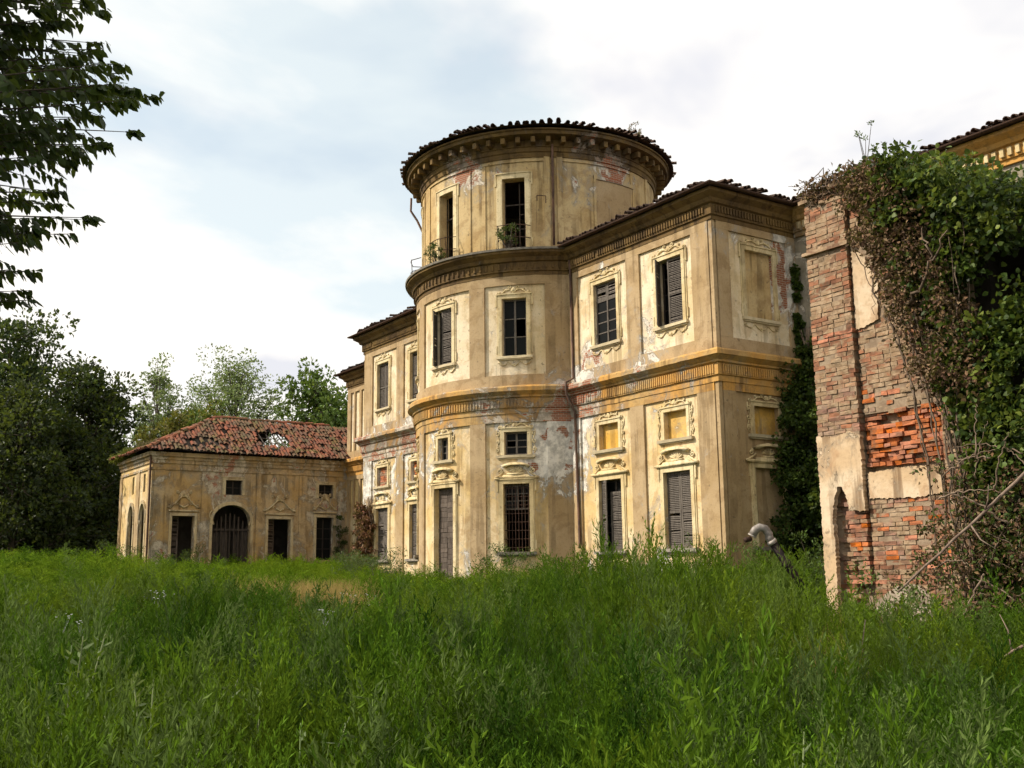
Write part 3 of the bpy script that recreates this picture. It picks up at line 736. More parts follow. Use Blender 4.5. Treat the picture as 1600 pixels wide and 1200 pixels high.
cone = [(TX, TY, 18.1)]+[(x, y, 17.15+.02*math.sin(x*3)*math.sin(y*4)) for x, y in arc(TX, TY, RU+.9, 0, 360, 60)]
rf = MB().add(cone, [(0, i+1, i+2) for i in range(60)]).build('roof', M_TILE, tw)
eave_tiles(rf, arc(TX, TY, RU, -40, 150, 60), 17.17, .95, slope=.17, sp=.21, rows=3, jit=.03, gone=.10)
eave_tiles(rf, arc(TX, TY, RU, -40, 150, 60), 17.23, .82, slope=.17, sp=.25, rows=0, jit=.05, single=False)
eave_tiles(rf, arc(TX, TY, RU, 150, 320, 60), 17.16, .9, slope=.24, sp=.24, rows=1, single=False)
MB().tube([U.P(A(61, RU), 16.6, .16), U.P(A(61, RU), 16.2, .12), U.P(A(61, RU), 12.5, .1)], .05, 8).build('downpipe', M_PIPE, tw, True)
MB().tube([U.P(A(54, RU), 14.35, 0), U.P(A(54, RU), 14.38, .45), U.P(A(55.5, RU), 14.38, .47), U.P(A(57.6, RU), 14.36, .45), U.P(A(57.6, RU), 14.1, .4)], .02, 6).build('iron_bracket', M_IRON, tw)
MB().tube([U.P(A(-44, RU), 16.7, .7), U.P(A(-44, RU), 16.1, .72), U.P(A(-43, RU), 15.6, .4), U.P(A(-42, RU), 15.0, .12), U.P(A(-42, RU), 12.5, .1)], .05, 8).build('downpipe', M_PIPE, tw, True)
mb = MB()   # iron post and wire frame on the ledge
for a in (-52, -46): mb.tube([D.P(A(a), 12.2, .45), D.P(A(a), 13.15, .47)], .013, 5)
mb.tube([D.P(A(-54), 13.1, .45), D.P(A(-40), 13.12, .47)], .011, 5); mb.build('ledge_rail', M_IRON, tw)

# ------------------------------------------------------------------ villa: long main range behind
mr = tag(empty('main_range', (-12, 9, -1)), 'long two-storey main range running behind tower and wings', 'building')
BX0, BX1, BY0, BY1 = -35.4, 10.8, 3.9, 15.
FB = Flat((0, BY0, 0), (1, 0, 0), (0, -1, 0))
lowin = [(-34.3, -33.2, .9, 3.3), (-30.6, -29.4, .75, 3.25), (-27.6, -26.4, .75, 3.25)]
rwin = [(3.2, 4.5, 8.2, 10.5, .12), (7.0, 8.3, 8.2, 10.5)]
wall(FB, BX0, -25.15, -1.6, 6., lowin).build('lower_wall', M_PAN_LO, mr); wall(FB, BX0, -25.15, 6., 12.2).build('upper_wall', M_PAN_UP, mr)
wall(FB, -.05, BX1, -1.6, 12.2, rwin).build('right_wall', M_GREYW, mr)
mb = MB(); mb.box(FB, 3.2, 4.5, 8.2, 10.5, -.3, -.12); mb.build('blind_panel', M_GREYW, mr)
for (a, c, z0, z1, *q) in rwin:
    w_ = surround(FB, a, c, z0, z1).build('upper_window', M_GREYW, mr); slab_sill(FB, a-.2, c+.2, z0, .1, .12, M_SILL, w_)
surround(FB, .9, 1.8, 9.0, 10.6, .14, .05).build('niche_frame', M_GREYW, mr)
mb = MB(); mb.quad((BX0, BY0, -1.6), (BX0, BY1, -1.6), (BX0, BY1, 12.2), (BX0, BY0, 12.2)); mb.quad((BX1, BY0, -1.6), (BX1, BY1, -1.6), (BX1, BY1, 12.2), (BX1, BY0, 12.2))
mb.quad((BX0, BY1, -1.6), (BX1, BY1, -1.6), (BX1, BY1, 12.2), (BX0, BY1, 12.2)); mb.build('rear_wall', M_PIL, mr)
for (a, c) in ((-35.4, -34.95), (-34.55, -34.35), (-33.75, -33.5), (-33.0, -32.6), (-31.6, -31.2), (-28.8, -28.3), (-25.9, -25.2)):
    for (z0, z1) in ((3.6 if a in (-34.55, -33.75) else -1.6, 5.66), (7.42, 11.02)):
        mb = MB(); mb.box(FB, a, c, z0, z1, -.03, .09); mb.build('pilaster', M_PIL, mr)
for (z0, z1) in ((5.664, 5.96), (7.0, 7.416), (11.024, 11.3)):
    mb = MB(); mb.box(FB, BX0, -25.2, z0, z1, -.03, .09); mb.build('wall_band', M_PIL, mr)
for (a, c, z0, z1) in lowin:
    w_ = surround(FB, a, c, z0, z1).build('window', M_STUC, mr); L = local(FB, (a+c)/2); shutter(w_, L, (a-c)/2, 0, z0, z1, mat=M_WOODB); shutter(w_, L, .005, (c-a)/2, z0, z1, side=1, mat=M_WOODB)
cornices(mr, [(BX0, 6), (BX0, BY0), (-25.3, BY0)])
pr = [(.12, BY0), (BX1, BY0), (BX1, BY1)]
MB().sweep(resample(pr), CORN_UP, .008).build('eave_cornice', M_CORN, mr)
for k in range(44):
    s = .4+k*.24; mb = MB(); mb.box(FB, s, s+.12, 11.5, 11.74, .145, .23); mb.build('dentil', M_STUC, mr)
z0 = 12.3; ov = .6; zr = z0+.2*((BY1-BY0)/2+ov); ym = (BY0+BY1)/2; hx = (BY1-BY0)/2+ov
q = [(BX0-ov, BY0-ov, z0), (BX1+ov, BY0-ov, z0), (BX1+ov, BY1+ov, z0), (BX0-ov, BY1+ov, z0), (BX0-ov+hx, ym, zr), (BX1+ov-hx, ym, zr)]
rf = MB().add(q+[(a, b_, c-.07) for a, b_, c in q[:4]], [(0, 1, 5, 4), (1, 2, 5), (2, 3, 4, 5), (3, 0, 4), (6, 7, 8, 9), (0, 1, 7, 6), (1, 2, 8, 7), (2, 3, 9, 8), (3, 0, 6, 9)]).build('roof', M_TILE, mr)
eave_tiles(rf, [(-.5, BY0), (BX1, BY0)], z0+.06, .64, rows=3); eave_tiles(rf, [(BX0, 8), (BX0, BY0), (-25, BY0)], z0+.06, .64, rows=3, single=False)
gutter(mr, [(.3, BY0), (BX1, BY0)], 12.27, .68)
gutter(mr, [(BX0, 8), (BX0, BY0), (-25.6, BY0)], 12.27, .68)

# ------------------------------------------------------------------ pavilion at the end of the left arm
pv = tag(empty('pavilion', (-38.6, -2, 0)), 'low derelict pavilion with red tiled hipped roof, left of the villa', 'building')
PX, PX0, PY = -35.4, -41.9, -7.83
PF = Flat((PX, 0, 0), (0, 1, 0), (1, 0, 0)); PE = Flat((0, PY, 0), (1, 0, 0), (0, -1, 0))
doors = [(-6.63, -5.39, -.6, 3.38), (-1.1, .27, -.6, 3.3)]; archo = (-4.38, -2.16, -.6, 4.05); w3 = (1.88, 2.95, .95, 3.45)
sq = [(-3.68, -2.71, 4.62, 5.46), (2.0, 2.93, 4.6, 5.4)]
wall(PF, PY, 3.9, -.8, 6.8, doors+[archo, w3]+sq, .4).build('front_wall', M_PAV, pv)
earch = [(-39.65, -38.55), (-37.35, -36.2)]
eholes = [(a, c, -.6, 4.1) for a, c in earch]+[(-39.3, -38.9, 4.75, 5.75), (-36.98, -36.58, 4.75, 5.75)]
wall(PE, PX0, PX, -.8, 6.8, eholes, .1).build('end_wall', M_PAN_LO, pv)
mb = MB(); mb.quad((PX0, PY, -.8), (PX0, 6, -.8), (PX0, 6, 6.8), (PX0, PY, 6.8)); mb.quad((PX0, 6, -.8), (PX, 6, -.8), (PX, 6, 6.8), (PX0, 6, 6.8)); mb.build('rear_wall', M_PAV, pv)
mb = MB(); mb.quad((-38.3, PY+.6, -.8), (-38.3, 5.8, -.8), (-38.3, 5.8, 6.7), (-38.3, PY+.6, 6.7)); mb.build('inner_wall', M_BLACK, pv)  # added black partition, painted shade that keeps the doorways dark
def arch_spandrel(M, a, c, zs, zt, mat, kind='round', dp=.4):
    """fills the corners of a rectangular opening so that it reads as an arch, and adds the moulded surround"""
    cx, hw = (a+c)/2, (c-a)/2; n = 12
    cur = []
    for i in range(n+1):
        th = math.pi*i/n
        cur.append((cx-hw*math.cos(th), zs+(zt-zs)*(math.sin(th)**.8 if kind == 'round' else math.sin(th)**.62)))
    mb = MB()
    h = n//2
    mb.poly(M, [(a, zt+.004)]+[(x, z) for x, z in cur[:h+1]], -dp, .0025)
    mb.poly(M, [(c, zt+.004)]+[(x, z) for x, z in cur[h:]][::-1], -dp, .0025)
    mb.build('arch_spandrel', mat, pv)
    out = [(cx+(x-cx)*1.13, zs+(z-zs)*1.13+.05) for x, z in cur]
    mb = MB(); mb.poly(M, cur+out[::-1], 0, .09)
    mb.box(M, a-.16, a-.01, -.6, zs, -.02, .09); mb.box(M, c+.01, c+.16, -.6, zs, -.02, .09)
    for g in (-1, 1):
        mb.curve(M, [(cx+g*(hw+.05+.12*math.sin(i*.7)), zs+.75-.11*i) for i in range(8)], .06, .05)
    return mb.build('arch_surround', M_PAVT, pv)
ao = arch_spandrel(PF, archo[0], archo[1], 2.95, 4.05, M_PAV)
for a, c in earch: arch_spandrel(PE, a, c, 3.0, 4.1, M_PAN_LO, 'ogee', .1)
for (a, c, z0, z1) in doors+[w3]:
    o = MB(); e = .16
    o.box(PF, a-e, a-.01, z0, z1, -.02, .08); o.box(PF, c+.01, c+e, z0, z1, -.02, .08); o.box(PF, a-e, c+e, z1+.004, z1+.17, -.02, .08); o.box(PF, a-e-.06, c+e+.06, z1+.25, z1+.33, -.02, .13)
    ob = o.build('door_surround', M_PAVT, pv)
    cx = (a+c)/2; w = c-a; z = z1+.36; tr = MB()   # stucco trophy over the door
    for g in (-1, 1):
        tr.curve(PF, [(cx+g*w*(.72-.6*i/9), z+.1+.62*(i/9)**1.6) for i in range(10)], .055, .05)
        for (sx, dz, r_) in ((.62, .16, .12), (.34, .34, .12), (.2, .66, .1), (.3, .95, .1)): tr.curve(PF, spiral(cx+g*w*sx, z+dz, r_, 1.3, 1., g), .035, .05)
    for k in range(9):
        th = math.pi*k/8; tr.curve(PF, [(cx, z+.7), (cx+.28*math.cos(th), z+.72+.34*math.sin(th))], [.03, .055], .05)
    tr.curve(PF, [(cx-.25, z+.25), (cx, z+.12), (cx+.25, z+.25)], .06, .06)
    tr.build('stucco_trophy', M_PAVT, ob, True)
    L = local(PF, cx)
    if (a, c) != w3[:2]:
        lf = shutter(ob, L, -w/2, -.02, z0, z1-.02, -.3, R(-28), 0, M_WOODB, .3)
    else: casement(ob, L, -w/2, w/2, z0, z1, 2, 4, -.25)
for (a, c, z0, z1) in sq:
    w_ = surround(PF, a, c, z0, z1, .13, .06, False).build('square_window', M_PAVT, pv); casement(w_, local(PF, (a+c)/2), (a-c)/2, (c-a)/2, z0, z1, 2, 2, -.2, missing=.3)
L = local(PF, -3.27)   # broken wooden gate in the arch
gt = MB()
for k in range(9):
    x = lerp(-1.0, 1.0, k/8); gt.box(L, x-.035, x+.035, -.6, 2.7+1.2*math.cos(x*1.15)-.3, -.28, -.24)
for z in (.9, 2.62): gt.box(L, -1.08, 1.08, z, z+.1, -.235, -.19)
gt.build('arch_gate', M_WOODD, ao)
for k, (x0, x1, z1) in enumerate(((-1.05, -.62, 2.5), (-.55, -.1, 2.55), (.3, .62, 2.4), (.66, 1.05, 2.55))):
    mb = MB(); mb.box(L, x0, x1, -.6, z1, -.34, -.29, .01); mb.build('gate_board', M_WOODD, ao)
for (z0, z1, d) in ((5.9, 6.02, .07), (6.25, 6.45, .08), (6.452, 6.62, .14), (6.622, 6.85, .26)):
    mb = MB(); mb.sweep([(PX0, PY), (PX, PY), (PX, 3.85)], [(-.05, z0), (d, z0), (d, z1), (-.05, z1)]); mb.build('wall_band', M_PAV, pv)
for (a, c) in ((PY+.14, PY+.75), (-5.05, -4.72), (-1.86, -1.5), (.75, 1.25), (3.25, 3.85)):
    mb = MB(); mb.box(PF, a, c, -.8, 5.88, -.03, .055); mb.build('pilaster', M_PAV, pv)
for (a, c) in ((PX0, PX0+.5), (-38.3, -37.65), (PX-.6, PX-.1)):
    mb = MB(); mb.box(PE, a, c, -.8, 5.88, -.03, .055); mb.build('pilaster', M_PIL, pv)
MB().tube([(PX+.12, PY-.12, 6.9), (PX+.1, PY-.1, 0)], .06, 8).build('downpipe', M_IRON, pv)  # dark tube standing in for the black shadow at this corner
# tiled hipped roof with the collapsed hole
ze, ov = 6.95, .5; xm = (PX+PX0)/2; hw = (PX-PX0)/2+ov; zr = 9.42; sl = (zr-ze)/hw; yr = -3.3
q = [(PX0-ov, PY-ov, ze), (PX+ov, PY-ov, ze), (xm, yr, zr), (xm, 6.2, zr), (PX+ov, 6.2, ze), (PX0-ov, 6.2, ze)]
def in_hole(y, k): return ((y+.55)/1.1)**2+((k-1.55)/.85)**2 < 1+.25*math.sin(y*9)
rb = MB(); tl = []; cols = []
ny = 60; nk = 16
def roof_pt(y, k, side):       # k metres up from the eave in plan
    return Vector((PX+ov-k if side > 0 else PX0-ov+k, y, ze+sl*k))
for side in (1, -1):
    for i in range(ny):
        for j in range(nk):
            y0, y1 = lerp(PY-ov, 6.2, i/ny), lerp(PY-ov, 6.2, (i+1)/ny); k0, k1 = lerp(0, hw, j/nk), lerp(0, hw, (j+1)/nk)
            lim = lambda k: PY-ov+k/hw*(yr-PY+ov)
            yc, kc = (y0+y1)/2, (k0+k1)/2
            if side > 0 and in_hole(yc, kc): continue
            if side < 0 and (.3 < yc < 3.0 and 1.5 < kc < 3.1): continue
            ys = [max(y0, lim(k0)), max(y1, lim(k0)), max(y1, lim(k1)), max(y0, lim(k1))]
            if ys[1]-ys[0] < 1e-4 and ys[2]-ys[3] < 1e-4: continue
            rb.quad(roof_pt(ys[0], k0, side), roof_pt(ys[1], k0, side), roof_pt(ys[2], k1, side), roof_pt(ys[3], k1, side))
rb.add([Vector(q[0]), Vector(q[1]), Vector(q[2])], [(0, 1, 2)])
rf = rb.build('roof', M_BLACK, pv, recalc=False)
tm = MB(); tcol = []
def put_tiles(origin, along, down, up, n, rows, test):
    for j in range(rows):
        for i in range(n):
            s = (i+.5)*.215; k = (j+.9)*.36
            pl = test(s, k)
            if not pl or rnd.random() < .035: continue
            wv = math.sin(s*.9+j*.2)*.03
            v, f = tile_verts(origin+along*s-down*k+up*(.03+.012*j % .02+wv), down, up, .025, .46, .11, .09, 4); tm.add(v, f)
            r_ = rnd.random()
            c = (.215, .075, .042) if r_ < .42 else (.165, .064, .04) if r_ < .7 else (.12, .06, .042) if r_ < .95 else (.25, .12, .07)
            g = rnd.uniform(.86, 1.12); tcol.extend([(c[0]*g, c[1]*g, c[2]*g, 1)]*len(v))
cs_ = math.hypot(1, sl)
down = Vector((1/cs_, 0, -sl/cs_)); upv = Vector((sl/cs_, 0, 1/cs_))
put_tiles(Vector((PX+ov+.05, PY-ov, ze)), Vector((0, 1, 0)), down, upv, 67, 14, lambda s, k: (k/cs_ < hw-.02) and s > (k/cs_)/hw*(yr-PY+ov)-.05 and not in_hole(PY-ov+s, k/cs_-.2) and not (abs(s-3.3) < .9 and abs(k-1.3) < .8 and rnd.random() < .45))
hl = yr-PY+ov; sl2 = (zr-ze)/hl; c2 = math.hypot(1, sl2)
put_tiles(Vector((PX0-ov, PY-ov-.05, ze)), Vector((1, 0, 0)), Vector((0, -1/c2, -sl2/c2)), Vector((0, -sl2/c2, 1/c2)), 34, 15, lambda s, k: (k/c2)/hl*hw < s < 2*hw-(k/c2)/hl*hw)
def tube_tiles(a, b_, n):
    for i in range(n):
        p = Vector(a).lerp(Vector(b_), i/n); dd = (Vector(b_)-Vector(a)).normalized()
        v, f = tile_verts(p, dd, Vector((0, 0, 1)), .02, .5, .14, .12, 4); tm.add(v, f); g = rnd.uniform(.6, 1.1); tcol.extend([(.3*g, .11*g, .06*g, 1)]*len(v))
tube_tiles((xm, yr, zr+.05), (xm, 3.9, zr+.02), 20); tube_tiles((xm, yr, zr+.05), (PX+ov, PY-ov, ze+.06), 16); tube_tiles((xm, yr, zr+.05), (PX0-ov, PY-ov, ze+.06), 16)
o = tm.build('roof_tiles', M_TILER, rf, recalc=False); tag(o, kind='stuff')
ca = o.data.color_attributes.new('col', 'FLOAT_COLOR', 'POINT'); ca.data.foreach_set('color', np.array(tcol, dtype=np.float32).ravel())
for k in range(7):     # bare battens and rafters across the hole
    y = -2.0+k*.42+rnd.uniform(-.08, .08); mb = MB(); mb.tube([roof_pt(y, .1, 1)-upv*.05, roof_pt(y+rnd.uniform(-.15, .15), 2.7, 1)-upv*.06], .045, 4); mb.build('rafter', M_WOOD, rf)
for k in range(4):
    mb = MB(); mb.tube([roof_pt(-2.1, .5+.45*k, 1)-upv*.02, roof_pt(.9, .55+.45*k+rnd.uniform(-.2, .2), 1)-upv*.03], .025, 4); mb.build('batten', M_WOOD, rf)

# ------------------------------------------------------------------ foliage helpers
def leaf_object(name, P, AX, size, col, mat, parent=None, width=.5, fold=.18, kind=None, droop=0., oval=False):
    """many small folded leaves in one mesh; oval leaves have a rounder outline"""
    n = len(P); P = np.asarray(P, float); AX = np.asarray(AX, float)
    AX /= np.linalg.norm(AX, axis=1, keepdims=True)+1e-9
    rv = rng.normal(size=(n, 3)); sd_ = np.cross(AX, rv); sd_ /= np.linalg.norm(sd_, axis=1, keepdims=True)+1e-9
    up_ = np.cross(sd_, AX); L = np.asarray(size, float)[:, None]
    prof = ((0, 0), (.28, .44), (.66, .36), (1, 0), (.66, -.36), (.28, -.44)) if oval else ((0, 0), (.5, .5), (1, 0), (.5, -.5))
    k = len(prof); v = np.empty((n, k, 3))
    for i, (a_, w_) in enumerate(prof):
        v[:, i] = P+AX*L*a_+sd_*L*width*w_+up_*L*fold*(2*abs(w_)); v[:, i, 2] -= L[:, 0]*droop*a_*a_
    tris = [(0, 1, 5), (1, 2, 4), (1, 4, 5), (2, 3, 4)] if oval else [(0, 1, 2), (0, 2, 3)]
    me = bpy.data.meshes.new(name); me.vertices.add(n*k); me.vertices.foreach_set('co', v.ravel())
    b = np.arange(n)[:, None]*k; tri = np.concatenate([b+np.array([t_]) for t_ in tris], axis=1).ravel(); nt = n*len(tris)
    me.loops.add(nt*3); me.loops.foreach_set('vertex_index', tri.astype(np.int32))
    me.polygons.add(nt); me.polygons.foreach_set('loop_start', np.arange(0, nt*3, 3, dtype=np.int32)); me.polygons.foreach_set('loop_total', np.full(nt, 3, dtype=np.int32))
    me.update(calc_edges=True)
    c4 = np.ones((n, k, 4), np.float32); c4[:, :, :3] = np.asarray(col, float)[:, None, :]
    ca = me.color_attributes.new('col', 'FLOAT_COLOR', 'POINT'); ca.data.foreach_set('color', c4.ravel())
    me.materials.append(mat); o = bpy.data.objects.new(name, me); link(o, parent)
    if kind: o['kind'] = kind
    return o
def pick(cols, n, var=.3):
    c = np.array(cols)[rng.integers(0, len(cols), n)]; return np.clip(c*rng.uniform(1-var, 1+var, (n, 1))*rng.uniform(.92, 1.08, (n, 3)), 0, 1)
def clump_leaves(cent, rad, per, size, up=.3, out=1., shell=.55):
    """leaves spread through the outer half of many small clumps"""
    cent = np.asarray(cent, float); n = len(cent); rad = np.broadcast_to(np.asarray(rad, float), (n,))
    d = rng.normal(size=(n*per, 3)); d /= np.linalg.norm(d, axis=1, keepdims=True)
    r = rng.uniform(shell, 1, (n*per, 1))**.6*np.repeat(rad, per)[:, None]
    P = np.repeat(cent, per, axis=0)+d*r*np.array([1, 1, .8]); AX = d*out+rng.normal(size=d.shape)*.6+np.array([0, 0, up])
    return P, AX, rng.uniform(.65, 1.25, n*per)*size

def tree(name, label, base, h, cr, cb=.25, limbs=26, per=60, leaf=.28, cols=((.04, .07, .015),), mat=None, crad=.24, trunk=.25, top=.9, group=None, cat='tree', squash=1., outward=1., lean=0.):
    base = Vector(base); o = tag(empty(name, base), label, cat, group)
    tr = MB(); hgt = h*top
    pts = [base+Vector((lean*hgt*t*t+rnd.gauss(0, .02*hgt)*t, rnd.gauss(0, .02*hgt)*t, hgt*t-.3*(t == 0))) for t in (0, .2, .4, .6, .8, 1)]
    tr.tube(pts, [trunk*(1-.85*i/5)+.015 for i in range(6)], 8)
    cent, rad = [], []
    for k in range(limbs):
        f = cb+(1-cb)*((k+.5)/limbs)**.9
        prof = math.sin(math.pi*min(1, max(.12, ((f-cb)/(1-cb))*.82+.16)))**.75
        a = k*2.399+rnd.uniform(-.5, .5); ln = cr*prof*rnd.uniform(.55, 1.12)
        z0_ = max(cb*.6, f-.16)*hgt; i = min(4, int(z0_/hgt*5)); p0 = pts[i].lerp(pts[i+1], z0_/hgt*5-i)
        p1 = base+Vector((math.cos(a)*ln*squash+lean*hgt*f*f, math.sin(a)*ln, h*f*rnd.uniform(.94, 1.02)))
        mid = p0.lerp(p1, .5)+Vector((0, 0, -.06*ln+rnd.uniform(-.1, .1)*ln))
        tr.tube([p0, mid, p1], [trunk*.28, trunk*.16, .012], 5)
        for j in range(4):
            t = rnd.uniform(.35, 1.05); q = p0.lerp(mid, t*2) if t < .5 else mid.lerp(p1, (t-.5)*2)
            q = q+Vector((rnd.gauss(0, 1), rnd.gauss(0, 1), rnd.gauss(0, .7)))*cr*.17
            cent.append(q); rad.append(cr*crad*rnd.uniform(.55, 1.25))
            tr.tube([mid.lerp(p1, .5), q], [trunk*.08+.008, .006], 4)
    tr.build('trunk', M_BARK, o)
    P, AX, sz = clump_leaves(cent, rad, per, leaf, .2, outward)
    leaf_object('crown', P, AX, sz, pick(cols, len(P)), mat or M_LEAF, o, .6)
    return o

# ------------------------------------------------------------------ ruined arm on the right: brick pier, broken walls
rn = tag(empty('brick_ruin', (11.8, -7.8, -1.3)), 'tall ruined brick pier with peeling plaster at the right edge', 'ruin')
FR = Flat((0, -7.83, 0), (1, 0, 0), (0, -1, 0))
mb = MB(); mb.box(FR, 10.45, 13.2, -1.8, 6.75, -1.15, -.16); mb.box(FR, 11.42, 12.99, 2.8, 6.7, -1.0, -.012); mb.box(FR, 11.42, 12.99, -1.7, 1.7, -1.0, -.014); mb.box(FR, 10.42, 11.35, -1.8, 7.15, -1.1, -.14); mb.box(FR, 10.44, 11.36, 1.6, 7.12, -1.0, .088); mb.box(FR, 13.0, 13.45, -1.8, 5.4, -1.0, -.02)
mb.build('pier_core', M_MORTAR, rn)
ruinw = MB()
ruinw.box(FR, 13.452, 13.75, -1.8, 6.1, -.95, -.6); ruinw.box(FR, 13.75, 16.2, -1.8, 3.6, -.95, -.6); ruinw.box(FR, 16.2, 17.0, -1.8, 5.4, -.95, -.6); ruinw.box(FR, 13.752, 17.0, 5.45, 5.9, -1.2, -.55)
ruinw.build('broken_wall', M_BLACK, rn)  # wall coloured near-black so the gap in the ivy reads as deep shade
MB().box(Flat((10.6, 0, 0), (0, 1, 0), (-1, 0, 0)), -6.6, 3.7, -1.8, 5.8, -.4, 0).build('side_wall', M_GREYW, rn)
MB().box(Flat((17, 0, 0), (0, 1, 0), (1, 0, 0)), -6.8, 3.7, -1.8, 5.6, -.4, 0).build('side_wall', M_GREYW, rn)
mb = MB(); mb.add([(10.5, -6.9, 6.1), (17.1, -6.9, 5.7), (17.1, 3.8, 5.7), (10.5, 3.8, 5.9)], [(0, 1, 2, 3)]); mb.build('shade_ceiling', M_BLACK, rn)  # added black plane closing the ruin from above to keep the opening dark
def strip_hole(s, z): return abs(s-10.88-.03*math.sin(z*9)) < (.20+.05*math.sin(z*13)) and -.9 < z < 1.5 and not (z > 1.2 and abs(s-10.88) > .10)
items = []
j = 0; z = -1.6
while z < 7.25:
    hgt = rnd.uniform(.066, .078)
    for (a0, a1, base, zone) in ((10.42, 11.38, .10, 0), (11.40, 13.02, .0, 1), (13.04, 13.46, .07, 2)):
        if zone == 2 and z > 5.3: continue
        x = a0-(.13 if j % 2 else 0)
        while x < a1-.02:
            Lb = rnd.choice((.26, .26, .25, .13)); s0, s1 = max(x, a0), min(x+Lb, a1); x += Lb+.012
            sc = (s0+s1)/2
            if s1-s0 < .05: continue
            top = 7.28-.3*abs(math.sin(sc*3.1))-(0 if zone == 0 else .25)
            if z > top: continue
            d = base+rnd.gauss(0, .006); mt = M_BRICKG if rnd.random() < .6 else M_BRICK
            if zone == 0:
                if -.75 < z < 2.42 and not strip_hole(sc, z) and not (sc > 11.06 and -.3 < z < 1.0): continue      # under plaster
                if strip_hole(sc, z): d -= rnd.uniform(.10, .22); mt = M_BRICK
                if sc > 11.06 and -.3 < z < 1.0: mt = M_BRICKO if rnd.random() < .55 else M_BRICK; d -= .03
                if 4.25 < z < 4.42 or (3.2 < z < 3.5 and rnd.random() < .3): mt = M_BRICKO
            elif zone == 1:
                if 1.24 < z < 1.76: continue
                if 1.7 < z < 2.75:
                    mt = M_BRICKO; d -= rnd.choice((.01, .04, .07)) if rnd.random() < .7 else 0
                    if rnd.random() < .05: continue
                    if 2.55 < z < 2.72 and 11.75 < sc < 12.2: continue
                elif 2.75 < z < 3.2: d += rnd.choice((0, .02, -.05)); mt = M_BRICKG if rnd.random() < .75 else M_BRICKO
                elif z < 1.24: mt = rnd.choice((M_BRICK, M_BRICKG, M_BRICKG, M_BRICK, M_BRICKO))
                if z > 4.4 and 11.42 < sc < 11.95 and z < 6.0: continue
            if rnd.random() < .035: continue
            items.append((s0, s1, z, hgt, d, mt, zone))
    z += hgt+.012; j += 1
items.sort(key=lambda i: abs(i[2]-1.7)+(i[6] == 2)*2)
rest = {}
for k, (s0, s1, z, hgt, d, mt, zone) in enumerate(items):
    tgt = MB() if k < 300 else rest.setdefault(mt.name, MB())
    tgt.box(FR, s0+.002, s1-.002, z+.002, z+hgt+.002, d-.3, d, .009)
    if k < 300: tgt.build('brick', mt, rn)
for nme, r_ in rest.items(): tag(r_.build('upper_bricks', bpy.data.materials[nme], rn), kind='stuff')
def ragged(pts, step=.03, amp=.016):
    out = []
    for i in range(len(pts)):
        a, b_ = Vector(pts[i]), Vector(pts[(i+1) % len(pts)]); n = max(1, int((b_-a).length/step))
        for k in range(n):
            q = a.lerp(b_, k/n); out.append((q.x+rnd.uniform(-amp, amp)*(k > 0), q.y+rnd.uniform(-amp, amp)*(k > 0)))
    return out
def patch(pts, d0, d1, mat=None, amp=.016): MB().poly(FR, ragged(pts, .03, amp), d0, d1).build('plaster_patch', mat or M_PALE, rn)
patch([(10.40, -1.4), (10.64, -1.4), (10.66, -.5), (10.68, .3), (10.66, 1.0), (10.72, 1.3), (10.82, 1.52), (10.92, 1.5), (11.02, 1.25), (11.04, 1.06), (11.39, 1.04), (11.39, 2.42), (11.15, 2.52), (10.8, 2.44), (10.40, 2.5)], .02, .125)
patch([(11.43, 1.26), (12.4, 1.22), (12.99, 1.28), (12.98, 1.74), (12.2, 1.77), (11.43, 1.72)], -.04, .03, M_PALE)
patch([(11.40, 4.4), (11.62, 4.42), (11.9, 4.5), (11.95, 5.2), (11.7, 5.75), (11.42, 6.0)], -.05, .035, M_PALE)
patch([(11.42, -1.5), (12.9, -1.5), (12.7, -.6), (12.3, -.25), (11.9, -.3), (11.45, -.55)], -.05, .06, M_STONE)
mb = MB(); mb.box(FR, 10.34, 11.44, 6.05, 6.12, -.1, .17, .012); mb.build('string_course', M_BRICKG, rn)
for k in range(14):   # loose bricks along the broken top
    x = 10.45+k*.2; z = 7.12+.12*math.sin(k*2.2)-(0 if x < 11.4 else .2)
    M_ = Flat((x, -7.95+rnd.uniform(-.1, .2), z), (math.cos(k), math.sin(k), 0), (math.sin(k), -math.cos(k), 0)); mb = MB(); mb.box(M_, -.12, .12, 0, .07, -.06, .06, .01); mb.build('loose_brick', rnd.choice((M_BRICK, M_BRICKG)), rn)

# ------------------------------------------------------------------ ivy
IVY = ((.035, .06, .012), (.05, .085, .016), (.022, .042, .010), (.085, .13, .025), (.13, .16, .03))
DEAD = ((.15, .085, .045), (.11, .06, .035), (.20, .13, .07), (.08, .05, .03))
def vines(o, starts, mat=None, name='stems', jit=.03):
    mb = MB()
    for pts, r_ in starts:
        w = []
        for i in range(len(pts)-1):
            a, b_ = Vector(pts[i]), Vector(pts[i+1])
            for k in range(5): w.append(a.lerp(b_, k/5)+Vector((rnd.gauss(0, jit), rnd.gauss(0, jit), rnd.gauss(0, jit))))
        w.append(Vector(pts[-1])); mb.tube(w, [r_*(1-.7*i/len(w)) for i in range(len(w))], 5)
    return mb.build(name, mat or M_VINE, o, True)
def ztop(s): return 7.25-.52*max(0, s-12.7)
def sleft(z):
    zs = (-2, 1.5, 2.2, 3, 4, 5, 6, 6.8, 8); ss = (13.6, 13.5, 13.45, 13.3, 13.0, 12.6, 12.2, 11.9, 11.7)
    return float(np.interp(z, zs, ss))
iv = tag(empty('ivy', (14, -8.2, -1.3)), 'heavy green ivy smothering the broken wall right of the brick pier', 'ivy', 'ivy on the walls')
cen, rad = [], []
